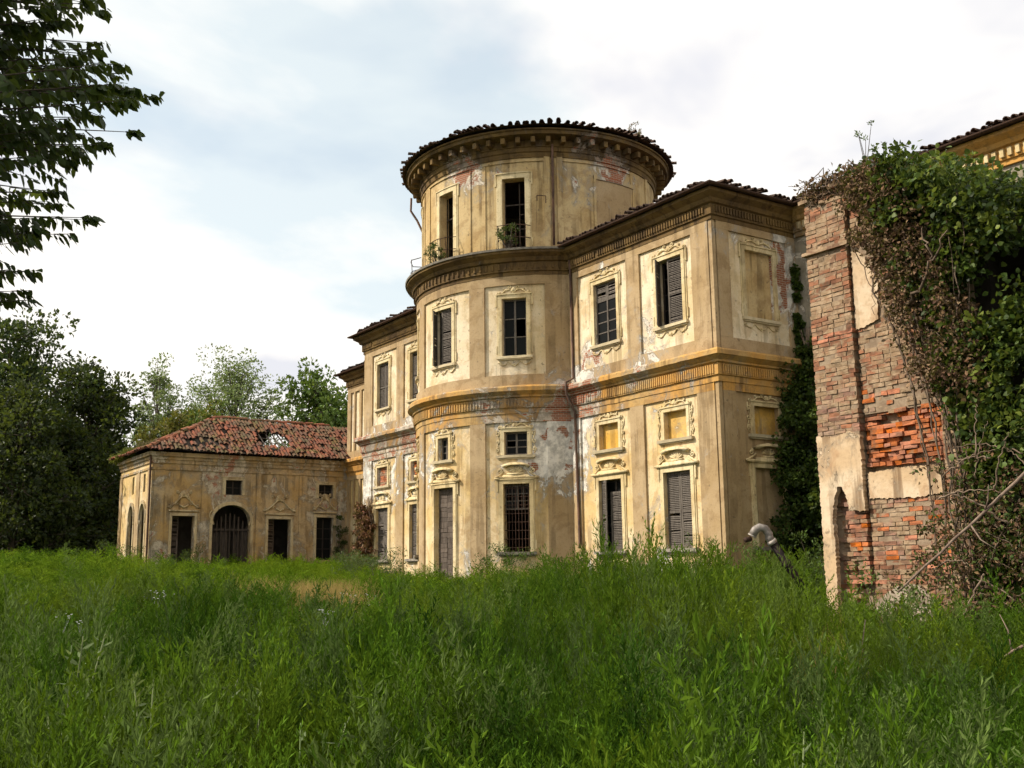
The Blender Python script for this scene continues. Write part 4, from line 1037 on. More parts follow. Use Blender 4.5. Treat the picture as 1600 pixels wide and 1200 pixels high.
for k in range(1500):
    z = rnd.uniform(-1.2, 7.5); s = rnd.uniform(sleft(z)+.1, 17.2)
    if z > ztop(s)+.05*math.sin(s*9): continue
    bul = .3+.6*min(1, (s-sleft(z))/1.6)*(.6+.4*math.sin(s*2.1+z*1.3))+.25*(z > 6)
    if 14.0 < s < 15.6 and 4.1 < z < 5.1 and rnd.random() < .9: continue
    if z < 1.7 and rnd.random() < .5: continue
    if math.sin(s*3.3+z*2.1)+math.sin(z*3.7-s*1.7) < -1.35: continue
    cen.append(FR.P(s, z, bul*rnd.uniform(.3, 1.15))); rad.append(rnd.uniform(.14, .34))
for k in range(260):
    s = rnd.uniform(12.0, 17.2); cen.append(Vector((s, rnd.uniform(-8.1, -4), ztop(s)+.1*math.sin(s*1.9)+.1*math.sin(s*5)+rnd.uniform(-.5, .2)))); rad.append(rnd.uniform(.15, .36))
P, AX, sz = clump_leaves(cen, rad, 38, .105, -.35, .7)
AX[:, 1] -= .35; nl = len(P)
kinds = np.array([(.032, .058, .012), (.022, .038, .009), (.048, .084, .015), (.08, .125, .022), (.15, .185, .032), (.13, .085, .04)])
cl_ = rng.choice(6, len(cen), p=(.26, .2, .22, .16, .12, .04)); lc = np.repeat(kinds[cl_], 38, axis=0)*rng.uniform(.65, 1.4, (nl, 1))
sw = rng.random(nl) < .2; lc[sw] = pick(IVY, sw.sum())
leaf_object('leaves', P, AX, sz, lc, M_LEAF, iv, .85, .12, 'stuff', 0., True)
# hero leaves as single pieces
lm = leaf_object('leaf', [(0, 0, 0)], [(0, 1, 0)], [1.], [(.11, .15, .03)], M_LEAF, iv, .8, .12, None, 0., True); ME_IVY = lm.data
cand = [c_ for c_ in cen if c_.x < 14.7 and c_.y < -7.9]
for k in range(299):
    q = rnd.choice(cand)+Vector((rnd.gauss(0, .16), -abs(rnd.gauss(.2, .12)), rnd.gauss(0, .16)))
    mm = Matrix.Translation(q) @ Matrix.Rotation(rnd.uniform(0, 6.28), 4, 'Z') @ Matrix.Rotation(rnd.uniform(-1.3, .3), 4, 'X') @ Matrix.Rotation(rnd.uniform(-.7, .7), 4, 'Y') @ Matrix.Scale(rnd.uniform(.09, .15), 4)
    if k == 0: lm.matrix_basis = mm
    else: inst('leaf', ME_IVY, mm, iv)
st = []
for k in range(7):
    s = rnd.uniform(13.2, 13.9); p = [FR.P(s, -1.2, .3)]
    for q in range(1, 6): s += rnd.gauss(-.05, .18); p.append(FR.P(max(s, sleft(-1.2+q*1.5)), -1.2+q*1.5, .25+rnd.uniform(-.1, .45)))
    st.append((p, rnd.uniform(.014, .03)))
st.append(([FR.P(12.9, 4.45, .6), FR.P(13.3, 4.6, .8), FR.P(13.65, 5.1, .8), FR.P(13.95, 5.5, .8)], .035))
st.append(([FR.P(13.62, 5.1, .8), FR.P(13.55, 5.45, .85), FR.P(13.4, 5.7, .7)], .022))
vines(iv, st)
# dead creeper hanging over the shoulder of the pier
dv = tag(empty('dead_creeper', (12.4, -8.0, 4.5)), 'dry brown creeper hanging over the shoulder of the brick pier', 'creeper')
cen, rad = [], []
for k in range(420):
    z = rnd.uniform(3.0, 7.2); s = sleft(z)+rnd.uniform(-.25, 1.0)
    if s < 11.3 and z < 6.4: continue
    cen.append(FR.P(s, z, rnd.uniform(.15, .8))); rad.append(rnd.uniform(.1, .26))
for k in range(110): cen.append(Vector((rnd.uniform(10.4, 12.3), rnd.uniform(-8.1, -7.2), 7.1+rnd.uniform(0, .4)))); rad.append(rnd.uniform(.08, .18))
P, AX, sz = clump_leaves(cen, rad, 22, .085, -.5, .6, .2)
leaf_object('dry_leaves', P, AX, sz, pick(DEAD, len(P)), M_LEAFD, dv, .6, .2, 'stuff')
st = []
for k in range(40):
    z = rnd.uniform(4.6, 7.3); s = sleft(z)+rnd.uniform(-.3, .8); p = [FR.P(s, z, .2)]
    for q in range(4): z -= rnd.uniform(.25, .7); s += rnd.gauss(.22, .18); p.append(FR.P(s, z, rnd.uniform(.1, .6)))
    st.append((p, rnd.uniform(.010, .022)))
for k in range(30):   # tangle on top of the strip
    s = rnd.uniform(10.5, 11.9); p = [FR.P(s, 7.05, .1)]
    for q in range(3): p.append(FR.P(s+rnd.gauss(0, .25)-(.1*q), 7.25+rnd.uniform(-.15, .4), rnd.uniform(-.2, .3)))
    st.append((p, rnd.uniform(.010, .022)))
for k in range(9):   # stems running down the face of the wall
    s = rnd.uniform(12.75, 13.5); st.append(([FR.P(s-.5, 4.6, .35), FR.P(s-.2, 3.6, .3), FR.P(s, 2.4, .25), FR.P(s+.06, 1.0, .2), FR.P(s+.1, -1.0, .3)], rnd.uniform(.012, .028)))
vines(dv, st)
# withered bramble at the foot
bm_ = tag(empty('withered_bramble', (13.6, -8.9, -1.3)), 'withered brown bramble heap at the foot of the ivy', 'bramble')
cen, rad = [], []
for k in range(330):
    s = rnd.uniform(12.6, 16.6); z = rnd.uniform(-1.2, 2.3-abs(s-14)*.15); d = rnd.uniform(.2, 1.7)*(1-max(0, z)/3.2)
    if s < 13.0 and z > 0: continue
    cen.append(FR.P(s, z, d)); rad.append(rnd.uniform(.12, .3))
P, AX, sz = clump_leaves(cen, rad, 34, .085, -.5, .6, .2)
leaf_object('dry_leaves', P, AX, sz, pick(DEAD+((.045, .07, .015), (.07, .11, .02)), len(P)), M_LEAFD, bm_, .55, .2, 'stuff')
st = []
for k in range(60):
    a = FR.P(rnd.uniform(13.4, 16), rnd.uniform(-1.2, 1.8), rnd.uniform(.3, 1.6)); p = [a]
    d = Vector((rnd.gauss(0, 1), rnd.gauss(0, .4), rnd.gauss(.5, .5))).normalized()
    for q in range(4): a = a+d*.3+Vector((0, 0, -.05*q)); p.append(a)
    st.append((p, rnd.uniform(.008, .022)))
vines(bm_, st, jit=.012)
# long bare pole leaning across
pole = MB(); a, b_ = at(1402, 925, 16.2), at(1612, 728, 15.2); pts = [a.lerp(b_, i/9)+Vector((rnd.gauss(0, .012), 0, rnd.gauss(0, .008)-.012*math.sin(math.pi*i/9))) for i in range(10)]
pole.tube(pts, [.016+.012*i/9 for i in range(10)], 7); pole.tube([pts[6], pts[6]+Vector((.1, -.05, .16)), pts[6]+Vector((.16, -.1, .38))], [.014, .01, .005], 5); pole.tube([pts[5], pts[5]+Vector((.2, -.1, -.22)), pts[5]+Vector((.42, -.1, -.36))], [.014, .01, .005], 5)
tag(pole.build('bare_pole', M_STICK, None, True), 'long bare stick leaning diagonally in front of the bramble', 'stick')
pole = MB(); a, b_ = at(1548, 1042, 9.8), at(1618, 1000, 9.2); pole.tube([a, a.lerp(b_, .5)+Vector((0, 0, .02)), b_], [.008, .013, .016], 6); pole.tube([a.lerp(b_, .5), at(1575, 985, 9.6), at(1562, 960, 9.7)], [.009, .006, .003], 5)
pole.tube([a.lerp(b_, .2), at(1560, 1075, 9.7), at(1552, 1090, 9.7)], [.008, .006, .003], 5)
tag(pole.build('twig', M_STICK, None, True), 'forked bare twig in the grass at the right edge', 'twig')
# ivy in the corner behind the pier
ic = tag(empty('ivy', (1.0, 3.2, -1)), 'dark ivy climbing the corner between the wing and the pier', 'ivy', 'ivy on the walls')
cen, rad = [], []
for k in range(760):
    z = -1.2+8.6*rnd.random()**1.15; wdt = 4.2 if z < 6.2 else lerp(2.6, .9, min(1, (z-6.2)/1.6))
    x = rnd.uniform(.05, wdt); y = 3.85-rnd.uniform(.05, 1.9)*max(.2, min(1, (7.6-z)/3))*(.5+.5*abs(math.sin(z*1.3+x)))
    cen.append(Vector((x, y, z))); rad.append(rnd.uniform(.16, .36))
for k in range(34): cen.append(Vector((rnd.uniform(.08, .25), 3.82-rnd.uniform(0, .15), rnd.uniform(7.2, 10.4)))); rad.append(rnd.uniform(.05, .12))
for k in range(150):
    z = rnd.uniform(-1.2, 6.6); cen.append(Vector((rnd.uniform(.08, .55), lerp(2.1, 3.6, rnd.random()**.7)+max(0, z-4.5)*.25, z))); rad.append(rnd.uniform(.14, .32))
P, AX, sz = clump_leaves(cen, rad, 42, .13, -.3, .7); AX[:, 1] -= .3
leaf_object('leaves', P, AX, sz, pick(IVY[:3]+((.075, .12, .022), (.09, .13, .025)), len(P)), M_LEAF, ic, .8, .12, 'stuff')
vines(ic, [([Vector((.3+rnd.uniform(0, 2), 3.6, -1.2)), Vector((.5+rnd.uniform(0, 1.6), 3.5, 2)), Vector((.3+rnd.uniform(0, 1), 3.5, 5)), Vector((.2+rnd.uniform(0, .6), 3.7, 8))], .04) for k in range(10)])
# dead creeper on the far wing
dc = tag(empty('dead_creeper', (-24.4, -.4, -.3)), 'dead brown creeper on the foot of the far left wing', 'creeper')
cen, rad = [], []
for k in range(130):
    z = rnd.uniform(-.2, 3.6); x = -24.45+rnd.gauss(0, .33)*(1 if z > .5 else .7); cen.append(Vector((x, -.15-rnd.uniform(0, .45), z))); rad.append(rnd.uniform(.08, .24))
P, AX, sz = clump_leaves(cen, rad, 26, .15, -.6, .6, .2)
leaf_object('dry_leaves', P, AX, sz, pick(((.16, .07, .035), (.10, .05, .03), (.21, .11, .06)), len(P)), M_LEAFD, dc, .6, .2, 'stuff')
vines(dc, [([Vector((-24.6+rnd.uniform(-.2, .5), -.2, -.6)), Vector((-24.5+rnd.gauss(0, .2), -.25, 1.2)), Vector((-24.4+rnd.gauss(0, .3), -.2, 2.6)), Vector((-24.3+rnd.gauss(0, .35), -.2, 3.9))], .035) for k in range(10)])

# ------------------------------------------------------------------ trees beyond the lawn
DK = ((.020, .034, .010), (.028, .045, .012), (.014, .024, .008)); MD = ((.045, .075, .018), (.06, .10, .02), (.035, .06, .015))
PL = ((.22, .28, .11), (.27, .33, .15), (.17, .23, .08)); GR = ((.09, .15, .03), (.12, .19, .04), (.07, .12, .025)); YL = ((.17, .16, .03), (.13, .13, .028), (.21, .18, .04))
def grounded(u, v, d, dz=0):
    q = at(u, v, d); return Vector((q.x, q.y, ground(q.x, q.y)+dz))
G1 = 'trees beyond the lawn'
tree('evergreen_tree', 'tall evergreen tree with tufted top at the far left edge', grounded(8, 880, 70), 18.2, 4.0, .12, 44, 80, .36, ((.03, .055, .018), (.04, .07, .022), (.022, .04, .014)), crad=.26, group=G1)
tree('broadleaf_tree', 'dark dense round-headed tree left of the pavilion', grounded(128, 880, 78), 16.6, 4.4, .05, 56, 90, .36, DK, crad=.25, trunk=.35, group=G1)
tree('broadleaf_tree', 'dark bushy tree in front of the others at the left edge', grounded(14, 880, 66), 12.2, 5.2, .02, 56, 90, .32, DK+((.04, .055, .014),), crad=.25, group=G1)
tree('broadleaf_tree', 'low dark bushy tree between the left edge and the pavilion end', grounded(104, 880, 71), 10.6, 3.9, .02, 50, 90, .3, DK+((.045, .055, .012),), crad=.26, group=G1)
tree('poplar_tree', 'thin pale poplar between the dark trees and the pavilion roof', grounded(232, 880, 92), 19.2, 2.9, .35, 40, 60, .26, PL, crad=.24, trunk=.22, group=G1)
tree('poplar_tree', 'wide airy pale poplar rising behind the pavilion roof', grounded(362, 880, 96), 20.6, 5.6, .4, 60, 74, .27, PL, crad=.2, trunk=.28, group=G1)
tree('broadleaf_tree', 'mid-green leafy tree beside the far end of the villa', grounded(488, 880, 92), 18.8, 4.3, .3, 44, 60, .40, GR, crad=.21, group=G1)
tree('broadleaf_tree', 'bright green tree tucked behind the villa eaves', grounded(545, 880, 96), 17.6, 3.4, .3, 36, 60, .40, GR, crad=.22, group=G1)
tree('yellowing_tree', 'small yellowish tree just left of the pavilion ridge', grounded(262, 880, 76), 12.3, 1.9, .3, 26, 60, .3, YL, crad=.3, group=G1)
tree('yellowing_tree', 'yellow-green pointed tree nearest the pavilion ridge', grounded(300, 880, 78), 12.9, 2.2, .3, 26, 60, .3, YL+GR, crad=.3, group=G1)
tree('yellowing_tree', 'short yellow-green bush tree beyond the mossy roof corner', grounded(222, 880, 74), 10.6, 1.6, .3, 22, 60, .3, YL, crad=.3, group=G1)
tree('poplar_tree', 'pale wispy tree peeping between poplar and pavilion ridge', grounded(300, 880, 100), 17.2, 2.4, .35, 34, 60, .26, PL, crad=.24, group=G1)
wd = []
for k in range(260):
    q = grounded(rnd.uniform(-260, 330), 880, rnd.uniform(78, 100)); wd.append(q+Vector((0, 0, rnd.uniform(.2, 7.5))))
P, AX, sz = clump_leaves(wd, 1.7, 90, .5)
tag(leaf_object('far_wood', P, AX, sz, pick(DK+MD, len(P)), M_LEAF, None, .6), 'dark wood closing the view behind the left trees', None, None, 'stuff')

# ------------------------------------------------------------------ near tree overhanging the top left corner
nt_ = tag(empty('overhanging_tree', (13.2, -26.4, -1.5)), 'dark leafy tree overhanging the top left corner of the view', 'tree')
TB = Vector((13.2, -26.4, -1.6)); tr = MB()
tp = [TB, TB+Vector((.1, .1, 2)), TB+Vector((.1, .3, 4)), TB+Vector((.3, .4, 6)), TB+Vector((.3, .5, 8.4))]
tr.tube(tp, [.24, .2, .16, .12, .05], 9)
def umax(v): return -26+float(np.interp(v, (-500, -200, 0, 45, 95, 140, 165, 205, 235, 262, 300, 342, 372, 385, 400, 428, 455, 490, 500), (60, 120, 165, 158, 182, 240, 225, 205, 165, 105, 112, 146, 100, 40, 20, 50, 48, 40, -60)))
ends = [(222, 150, 9.2), (196, 206, 9.0), (168, 100, 9.4), (146, 16, 9.6), (126, 340, 8.7), (84, 366, 8.6), (34, 424, 8.4), (24, 470, 8.3), (134, 66, 9.3), (156, 226, 9.0), (98, 250, 8.9), (18, 455, 8.4)]
for k in range(340):
    v = rnd.uniform(-420, 455); um = umax(v); u = um-14-(um+330)*rnd.random()**1.25; ends.append((u, v, rnd.uniform(7.4, 10.4)))
LP, LA = [], []
for (u, v, d) in ends:
    e = at(u, v, d); z0_ = min(7.5, max(1.5, e.z-TB.z-1.2)); i = min(3, int(z0_/2)); s0_ = tp[i].lerp(tp[i+1], min(1, z0_/2-i))
    L = (e-s0_).length; mid = s0_.lerp(e, .55)+Vector((0, 0, .10*L))
    path = [s0_.lerp(mid, t)+Vector((0, 0, .05*L*math.sin(math.pi*t))) for t in (0, .33, .66)]+[mid.lerp(e, t)+Vector((rnd.gauss(0, .03), rnd.gauss(0, .03), rnd.gauss(0, .03)))*(1-t) for t in (0, .35, .7, 1)]
    tr.tube(path, [.035, .028, .022, .016, .011, .007, .003], 5)
    dirn = (e-mid).normalized(); side = dirn.cross(Vector((0, 0, 1))).normalized()
    for q in range(6):
        t = .2+.8*q/5; o_ = mid.lerp(e, t); g = 1 if q % 2 else -1
        tdir = (dirn*.8+side*g*rnd.uniform(.3, .8)+Vector((0, 0, rnd.uniform(-.6, .4)))).normalized() if q < 5 else dirn
        ln = rnd.uniform(.25, .55)*(1.1-.4*t); o2 = o_+tdir*ln*(0.45 if q == 5 else 1); tr.tube([o_, o2], [.006, .002], 4)
        for w in range(13):
            LP.append(o_.lerp(o2, w/12)+Vector((rnd.gauss(0, .01),)*3)); s2_ = tdir.cross(Vector((0, 0, 1))).normalized()*(1 if w % 2 else -1)
            LA.append(tdir*.5+s2_*.6+Vector((0, 0, rnd.uniform(-1.0, -.2))))
    for w in range(8): LP.append(mid.lerp(e, rnd.uniform(.1, 1))); LA.append(dirn*.3+Vector((rnd.gauss(0, .5), rnd.gauss(0, .5), -.6)))
tr.build('trunk', M_BARK, nt_, True)
LP = np.array([tuple(q) for q in LP]); LA = np.array([tuple(q) for q in LA])
rel = LP-np.array(CAM); zz = rel@np.array(_fw); uu = 800+FPX*(rel@np.array(_r2))/zz; vv = 600-FPX*(rel@np.array(_u2))/zz
inf = np.where((uu > 0) & (vv > 0))[0]; hero = inf[np.argsort(-uu[inf])][:300]; msk = np.ones(len(LP), bool); msk[hero] = False
NT_COL = ((.030, .050, .014), (.04, .065, .016), (.024, .04, .012))
leaf_object('leaves', LP[msk], LA[msk], rng.uniform(.065, .115, msk.sum()), pick(NT_COL, msk.sum()), M_LEAF, nt_, .56, .08, 'stuff', .15, True)
lf = leaf_object('leaf', [(0, 0, 0)], [(0, 1, 0)], [1.], [(.036, .06, .015)], M_LEAF, nt_, .62, .08, None, .15, True); ME_LF = lf.data
for k, i in enumerate(hero):
    y_ = Vector(LA[i]).normalized(); x_ = y_.cross(Vector((rnd.gauss(0, 1), rnd.gauss(0, 1), rnd.gauss(0, 1)))).normalized(); z_ = x_.cross(y_)
    mm = Matrix((x_, y_, z_)).transposed().to_4x4() @ Matrix.Scale(rnd.uniform(.065, .115), 4); mm.translation = Vector(LP[i])
    if k == 0: lf.matrix_basis = mm
    else: inst('leaf', ME_LF, mm, nt_)

# ------------------------------------------------------------------ meadow
def proto(name, build, mat):
    """a source plant for the scattered meadow, kept out of the scene itself"""
    vs, fs, cs_ = [], [], []
    def leaf(p, ax, L, w, c, fold=.15):
        ax = ax.normalized(); sd_ = ax.cross(Vector((rnd.gauss(0, 1), rnd.gauss(0, 1), rnd.gauss(0, 1)))).normalized(); up_ = sd_.cross(ax); k = len(vs)
        vs.extend([p, p+ax*L*.45+sd_*w*.5+up_*L*fold, p+ax*L, p+ax*L*.45-sd_*w*.5+up_*L*fold]); fs.extend([(k, k+1, k+2), (k, k+2, k+3)]); cs_.extend([c]*4)
    def blade(pts, w, c):
        k = len(vs); n = len(pts); sd_ = (pts[-1]-pts[0]).cross(Vector((rnd.gauss(0, 1), rnd.gauss(0, 1), .1))).normalized()
        for i, p in enumerate(pts): q = w*(1-.92*i/(n-1)); vs.extend([p-sd_*q/2, p+sd_*q/2]); cs_.extend([c, c])
        for i in range(n-1): fs.append((k+2*i, k+2*i+1, k+2*i+3, k+2*i+2))
    build(leaf, blade)
    me = bpy.data.meshes.new(name); me.from_pydata([tuple(v) for v in vs], [], fs); me.materials.append(mat)
    ca = me.color_attributes.new('col', 'FLOAT_COLOR', 'POINT'); ca.data.foreach_set('color', np.array([(c, c, c, 1) for c in cs_], np.float32).ravel())
    return bpy.data.objects.new(name, me)
V = lambda *a: Vector(a)
def b_tuft(h, n, spread, w=.012):
    def f(leaf, blade):
        for k in range(n):
            a = rnd.uniform(0, 6.28); r_ = rnd.uniform(0, .1); ln = h*rnd.uniform(.55, 1.1); o = rnd.uniform(.05, spread)
            p0 = V(r_*math.cos(a), r_*math.sin(a), 0); d = V(math.cos(a+rnd.gauss(0, .6)), math.sin(a+rnd.gauss(0, .6)), 0)
            blade([p0, p0+d*o*.25*ln+V(0, 0, ln*.45), p0+d*o*.6*ln+V(0, 0, ln*.8), p0+d*o*1.15*ln+V(0, 0, ln*(1-.25*o))], w*rnd.uniform(.7, 1.3), rnd.uniform(.75, 1.25))
    return f
def b_feather(h, shoots, ll=.042, lw=.0062, per=12, bush=0.):
    """upright feathery weed: a stalk with many side shoots of narrow leaves"""
    def f(leaf, blade):
        for st in range(rnd.choice((2, 3))):
            lean = V(rnd.gauss(0, .09), rnd.gauss(0, .09), 1).normalized(); b0 = V(rnd.gauss(0, .06), rnd.gauss(0, .06), 0); hh = h*rnd.uniform(.62, 1.1)
            blade([b0, b0+lean*hh*.5, b0+lean*hh], .009, .8)
            for k in range(shoots):
                t = .18+.82*(k+rnd.random())/shoots; a = k*2.4+rnd.uniform(-.5, .5); p = b0+lean*hh*t
                d = V(math.cos(a), math.sin(a), 0)*rnd.uniform(.18+.2*bush, .5+.4*bush)+V(0, 0, rnd.uniform(.7-.3*bush, 1.2-.3*bush)); d.normalize(); ln = hh*(.28+.04*bush)*(1.15-.75*t)
                c = rnd.uniform(.8, 1.25)
                for q in range(per):
                    leaf(p+d*ln*q/(per-1), d*.7+V(rnd.gauss(0, .55), rnd.gauss(0, .55), rnd.uniform(-.1, .9)), ll*rnd.uniform(.6, 1.3), lw*rnd.uniform(.7, 1.4), c*rnd.uniform(.8, 1.25))
            for q in range(8): leaf(b0+lean*hh*(.9+.1*q/8), lean+V(rnd.gauss(0, .5), rnd.gauss(0, .5), .3), ll, lw, 1.15)
    return f
def b_broad(h, n):
    def f(leaf, blade):
        for st in range(2):
            lean = V(rnd.gauss(0, .15), rnd.gauss(0, .15), 1).normalized(); hh = h*rnd.uniform(.6, 1)
            blade([V(0, 0, 0), lean*hh], .012, .8)
            for k in range(n):
                t = .1+.9*k/n; a = k*2.4; leaf(lean*hh*t, V(math.cos(a), math.sin(a), rnd.uniform(-.1, .7)), .11*(1.2-.6*t)*rnd.uniform(.7, 1.2), .022, rnd.uniform(.8, 1.25), .08)
    return f
def b_flower(leaf, blade):
    lean = V(rnd.gauss(0, .1), rnd.gauss(0, .1), 1).normalized(); blade([V(0, 0, 0), lean*.9], .008, .3)
    for k in range(5):
        c = lean*.9+V(rnd.gauss(0, .06), rnd.gauss(0, .06), rnd.gauss(.05, .03)); blade([lean*.75, c], .005, .3)
        for q in range(7): leaf(c, V(math.cos(q*.9), math.sin(q*.9), .3), .016, .009, .8)
t = NT('white_petal'); M_PETAL = t.done(t.n('ShaderNodeAttribute', attribute_name='col').outputs['Color'], .7)
def coll(name, obs):
    c_ = bpy.data.collections.new(name)
    for o in obs: c_.objects.link(o)
    return c_
cA = coll('meadow_sources', [proto('feathery_weed_%s' % 'abcdef'[i], b_feather(1.0, (22, 30, 20, 30, 28, 18)[i], (.042, .05, .042, .046, .05, .045)[i], (.0065, .009, .0065, .010, .008, .008)[i], 10, (.2, 1., 0., .9, .7, .5)[i]), (M_WEED, M_WEED, M_GRASS, M_WEED, M_GRASS, M_WEEDG)[i]) for i in range(6)]
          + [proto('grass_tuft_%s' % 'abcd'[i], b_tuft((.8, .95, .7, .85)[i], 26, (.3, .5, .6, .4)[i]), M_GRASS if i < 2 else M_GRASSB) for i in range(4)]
          + [proto('bright_weed_%s' % 'ab'[i], b_feather(1.0, 24, .05, .009, 9, .8), M_GRASSB) for i in range(2)]
          + [proto('small_leaved_weed_%s' % 'abcd'[i], b_feather(1.0, (34, 30, 38, 32)[i], (.028, .033, .026, .036)[i], (.007, .0065, .0075, .008)[i], 13, (.8, .5, 1., .7)[i]), (M_WEED, M_GRASS, M_WEED, M_WEEDG)[i]) for i in range(4)])
cB = coll('ground_weed_sources', [proto('leafy_weed_%s' % 'abc'[i], b_broad((.7, .85, .6)[i], 26), (M_WEED, M_WEEDG, M_WEED)[i]) for i in range(3)])
cD = coll('dry_sources', [proto('dry_tuft_%s' % 'ab'[i], b_tuft(.8, 22, .35, .009), M_DRY) for i in range(2)])
cF = coll('flower_sources', [proto('white_flower', b_flower, M_PETAL)])
def scatter(name, label, cl, pts, scl, ncl, tilt=.12):
    n = len(pts); me = bpy.data.meshes.new(name); me.vertices.add(n); me.vertices.foreach_set('co', np.asarray(pts, np.float32).ravel())
    at_ = me.attributes.new('rot', 'FLOAT_VECTOR', 'POINT'); rr = np.stack([rng.normal(0, tilt, n), rng.normal(0, tilt, n), rng.uniform(0, 6.28, n)], 1).astype(np.float32); at_.data.foreach_set('vector', rr.ravel())
    at_ = me.attributes.new('scl', 'FLOAT_VECTOR', 'POINT'); at_.data.foreach_set('vector', np.asarray(scl, np.float32).ravel())
    at_ = me.attributes.new('idx', 'INT', 'POINT'); at_.data.foreach_set('value', np.asarray(ncl, np.int32))
    me.update(); o = bpy.data.objects.new(name, me); C.objects.link(o); tag(o, label, None, None, 'stuff')
    ng = bpy.data.node_groups.new(name, 'GeometryNodeTree')
    ng.interface.new_socket('Geometry', in_out='INPUT', socket_type='NodeSocketGeometry'); ng.interface.new_socket('Geometry', in_out='OUTPUT', socket_type='NodeSocketGeometry')
    N = ng.nodes; gi, go = N.new('NodeGroupInput'), N.new('NodeGroupOutput'); ip = N.new('GeometryNodeInstanceOnPoints'); ci = N.new('GeometryNodeCollectionInfo')
    ci.inputs['Collection'].default_value = cl; ci.inputs['Separate Children'].default_value = True; ci.inputs['Reset Children'].default_value = True
    def na(a, ty): q = N.new('GeometryNodeInputNamedAttribute'); q.data_type = ty; q.inputs['Name'].default_value = a; return q.outputs['Attribute']
    k = ng.links.new; k(gi.outputs[0], ip.inputs['Points']); k(ci.outputs[0], ip.inputs['Instance']); ip.inputs['Pick Instance'].default_value = True
    k(na('idx', 'INT'), ip.inputs['Instance Index']); k(na('rot', 'FLOAT_VECTOR'), ip.inputs['Rotation']); k(na('scl', 'FLOAT_VECTOR'), ip.inputs['Scale'])
    k(ip.outputs[0], go.inputs[0]); md = o.modifiers.new('scatter', 'NODES'); md.node_group = ng
    return o
def blocked(x, y):
    if y > 3.7 and -42.5 < x < 17.5: return True
    if y > -.15 and -25.3 < x < .1: return True
    if (x-TX)**2+(y-TY)**2 < 5.35**2: return True
    if -42 < x < -35.3 and y > -7.9: return True
    if 10.35 < x < 17.2 and y > -7.9: return True
    return False
HEAD = YAW; DRYP = at(490, 900, 25.5)
def ring_points(r0, r1, dens, a0=-34, a1=37):
    n = int(dens*.5*R(a1-a0)*(r1*r1-r0*r0)); r_ = np.sqrt(rng.uniform(r0*r0, r1*r1, n)); a = HEAD+np.radians(rng.uniform(a0, a1, n)); out = []
    for q, b in zip(r_, a):
        x, y = CAM.x-q*math.sin(b), CAM.y+q*math.cos(b)
        if not blocked(x, y): out.append((x, y, ground(x, y)))
    return out
def hpatch(x, y): return 1+.14*math.sin(x*2.9+1.1*math.sin(y*2.1))*math.sin(y*2.6-.7*x)+.17*math.sin(x*.45+1.3*math.sin(y*.31))+.15*math.sin(y*.6-x*.23+.8)+.10*math.sin(x*1.7+y*.9)*math.sin(y*1.5-x*.6)
PT, SC, IX = [], [], []
for (r0, r1, dn, wide) in ((2.7, 8, 62, 1.), (8, 16, 34, 1.15), (16, 30, 17, 1.5), (30, 62, 8, 2.1), (62, 78, 5, 2.6)):
    for (x, y, z) in ring_points(r0, r1, dn):
        near = math.hypot(x-CAM.x, y-CAM.y); brg = math.degrees(math.atan2(CAM.x-x, y-CAM.y)-HEAD)      # + left of the axis, - right
        h_ = hpatch(x, y)*rnd.uniform(.55, 1.15)*(.86 if near > 27 else 1.02)*(1+.20*smooth(4, -6, brg)*smooth(-17, -13, brg)*smooth(6.5, 10, near)*smooth(27, 19, near))*(1-.25*smooth(-14.5, -17, brg)*smooth(10, 14, near))
        if near < 6: h_ *= .85
        if near > 8: h_ *= 1-.14*smooth(-10.5, -12.5, brg)*smooth(-17.5, -15.5, brg)*smooth(21, 18, near)
        if math.hypot(x-DRYP.x, y-DRYP.y) < 4.2: h_ *= .72
        PT.append((x, y, z-.03)); SC.append((wide*rnd.uniform(.8, 1.2),)*2+(h_,))
        f = .5+.5*math.sin(x*.31+.7)*math.sin(y*.27-.4)
        IX.append(rnd.choice((0, 1, 2, 3, 4, 5)) if rnd.random() < .45+.5*f or near < 9 else rnd.choice((6, 7, 8, 9)))
        if near < 13 and rnd.random() < .8*smooth(13, 9, near): IX[-1] = rnd.choice((12, 12, 13, 13, 14, 15))
        if near > 24 and rnd.random() < min(.8, (near-24)/16): IX[-1] = rnd.choice((8, 9, 10, 11))  # brighter plant colours picked more often with distance
scatter('meadow_grass', 'tall feathery green weeds and grass filling the whole foreground', cA, PT, SC, IX)
PT, SC, IX = [], [], []
for (r0, r1, dn) in ((2.7, 7, 16), (7, 16, 7), (16, 34, 2.2)):
    for (x, y, z) in ring_points(r0, r1, dn):
        if math.sin(x*.8+1)+math.sin(y*.9-.3) < -.3: continue
        PT.append((x, y, z)); SC.append((rnd.uniform(.8, 1.3),)*3); IX.append(rnd.randrange(3))
for k in range(420):
    q = at(rnd.gauss(290, 150), 900, rnd.uniform(12, 24)); PT.append((q.x, q.y, ground(q.x, q.y)+.15)); SC.append((1.3, 1.3, rnd.uniform(1., 1.35))); IX.append(1)
scatter('leafy_weeds', 'broad-leaved weeds mixed into the tall grass', cB, PT, SC, IX)
PT, SC, IX = [], [], []
for (u, d, n, su, sd_) in ((495, 26, 330, 40, 2.6), (430, 29, 110, 30, 2.5), (545, 22, 60, 18, 1.2), (1250, 9, 30, 45, .6), (1330, 12, 24, 50, .8)):
    for k in range(n):
        q = at(u+rnd.gauss(0, su), 900, d+rnd.gauss(0, sd_)); PT.append((q.x, q.y, ground(q.x, q.y))); SC.append((1.5, 1.5, rnd.uniform(1.0, 1.45))); IX.append(rnd.randrange(2))
scatter('dry_grass', 'patch of straw-coloured dry grass in the middle of the meadow', cD, PT, SC, IX)
PT, SC, IX = [], [], []
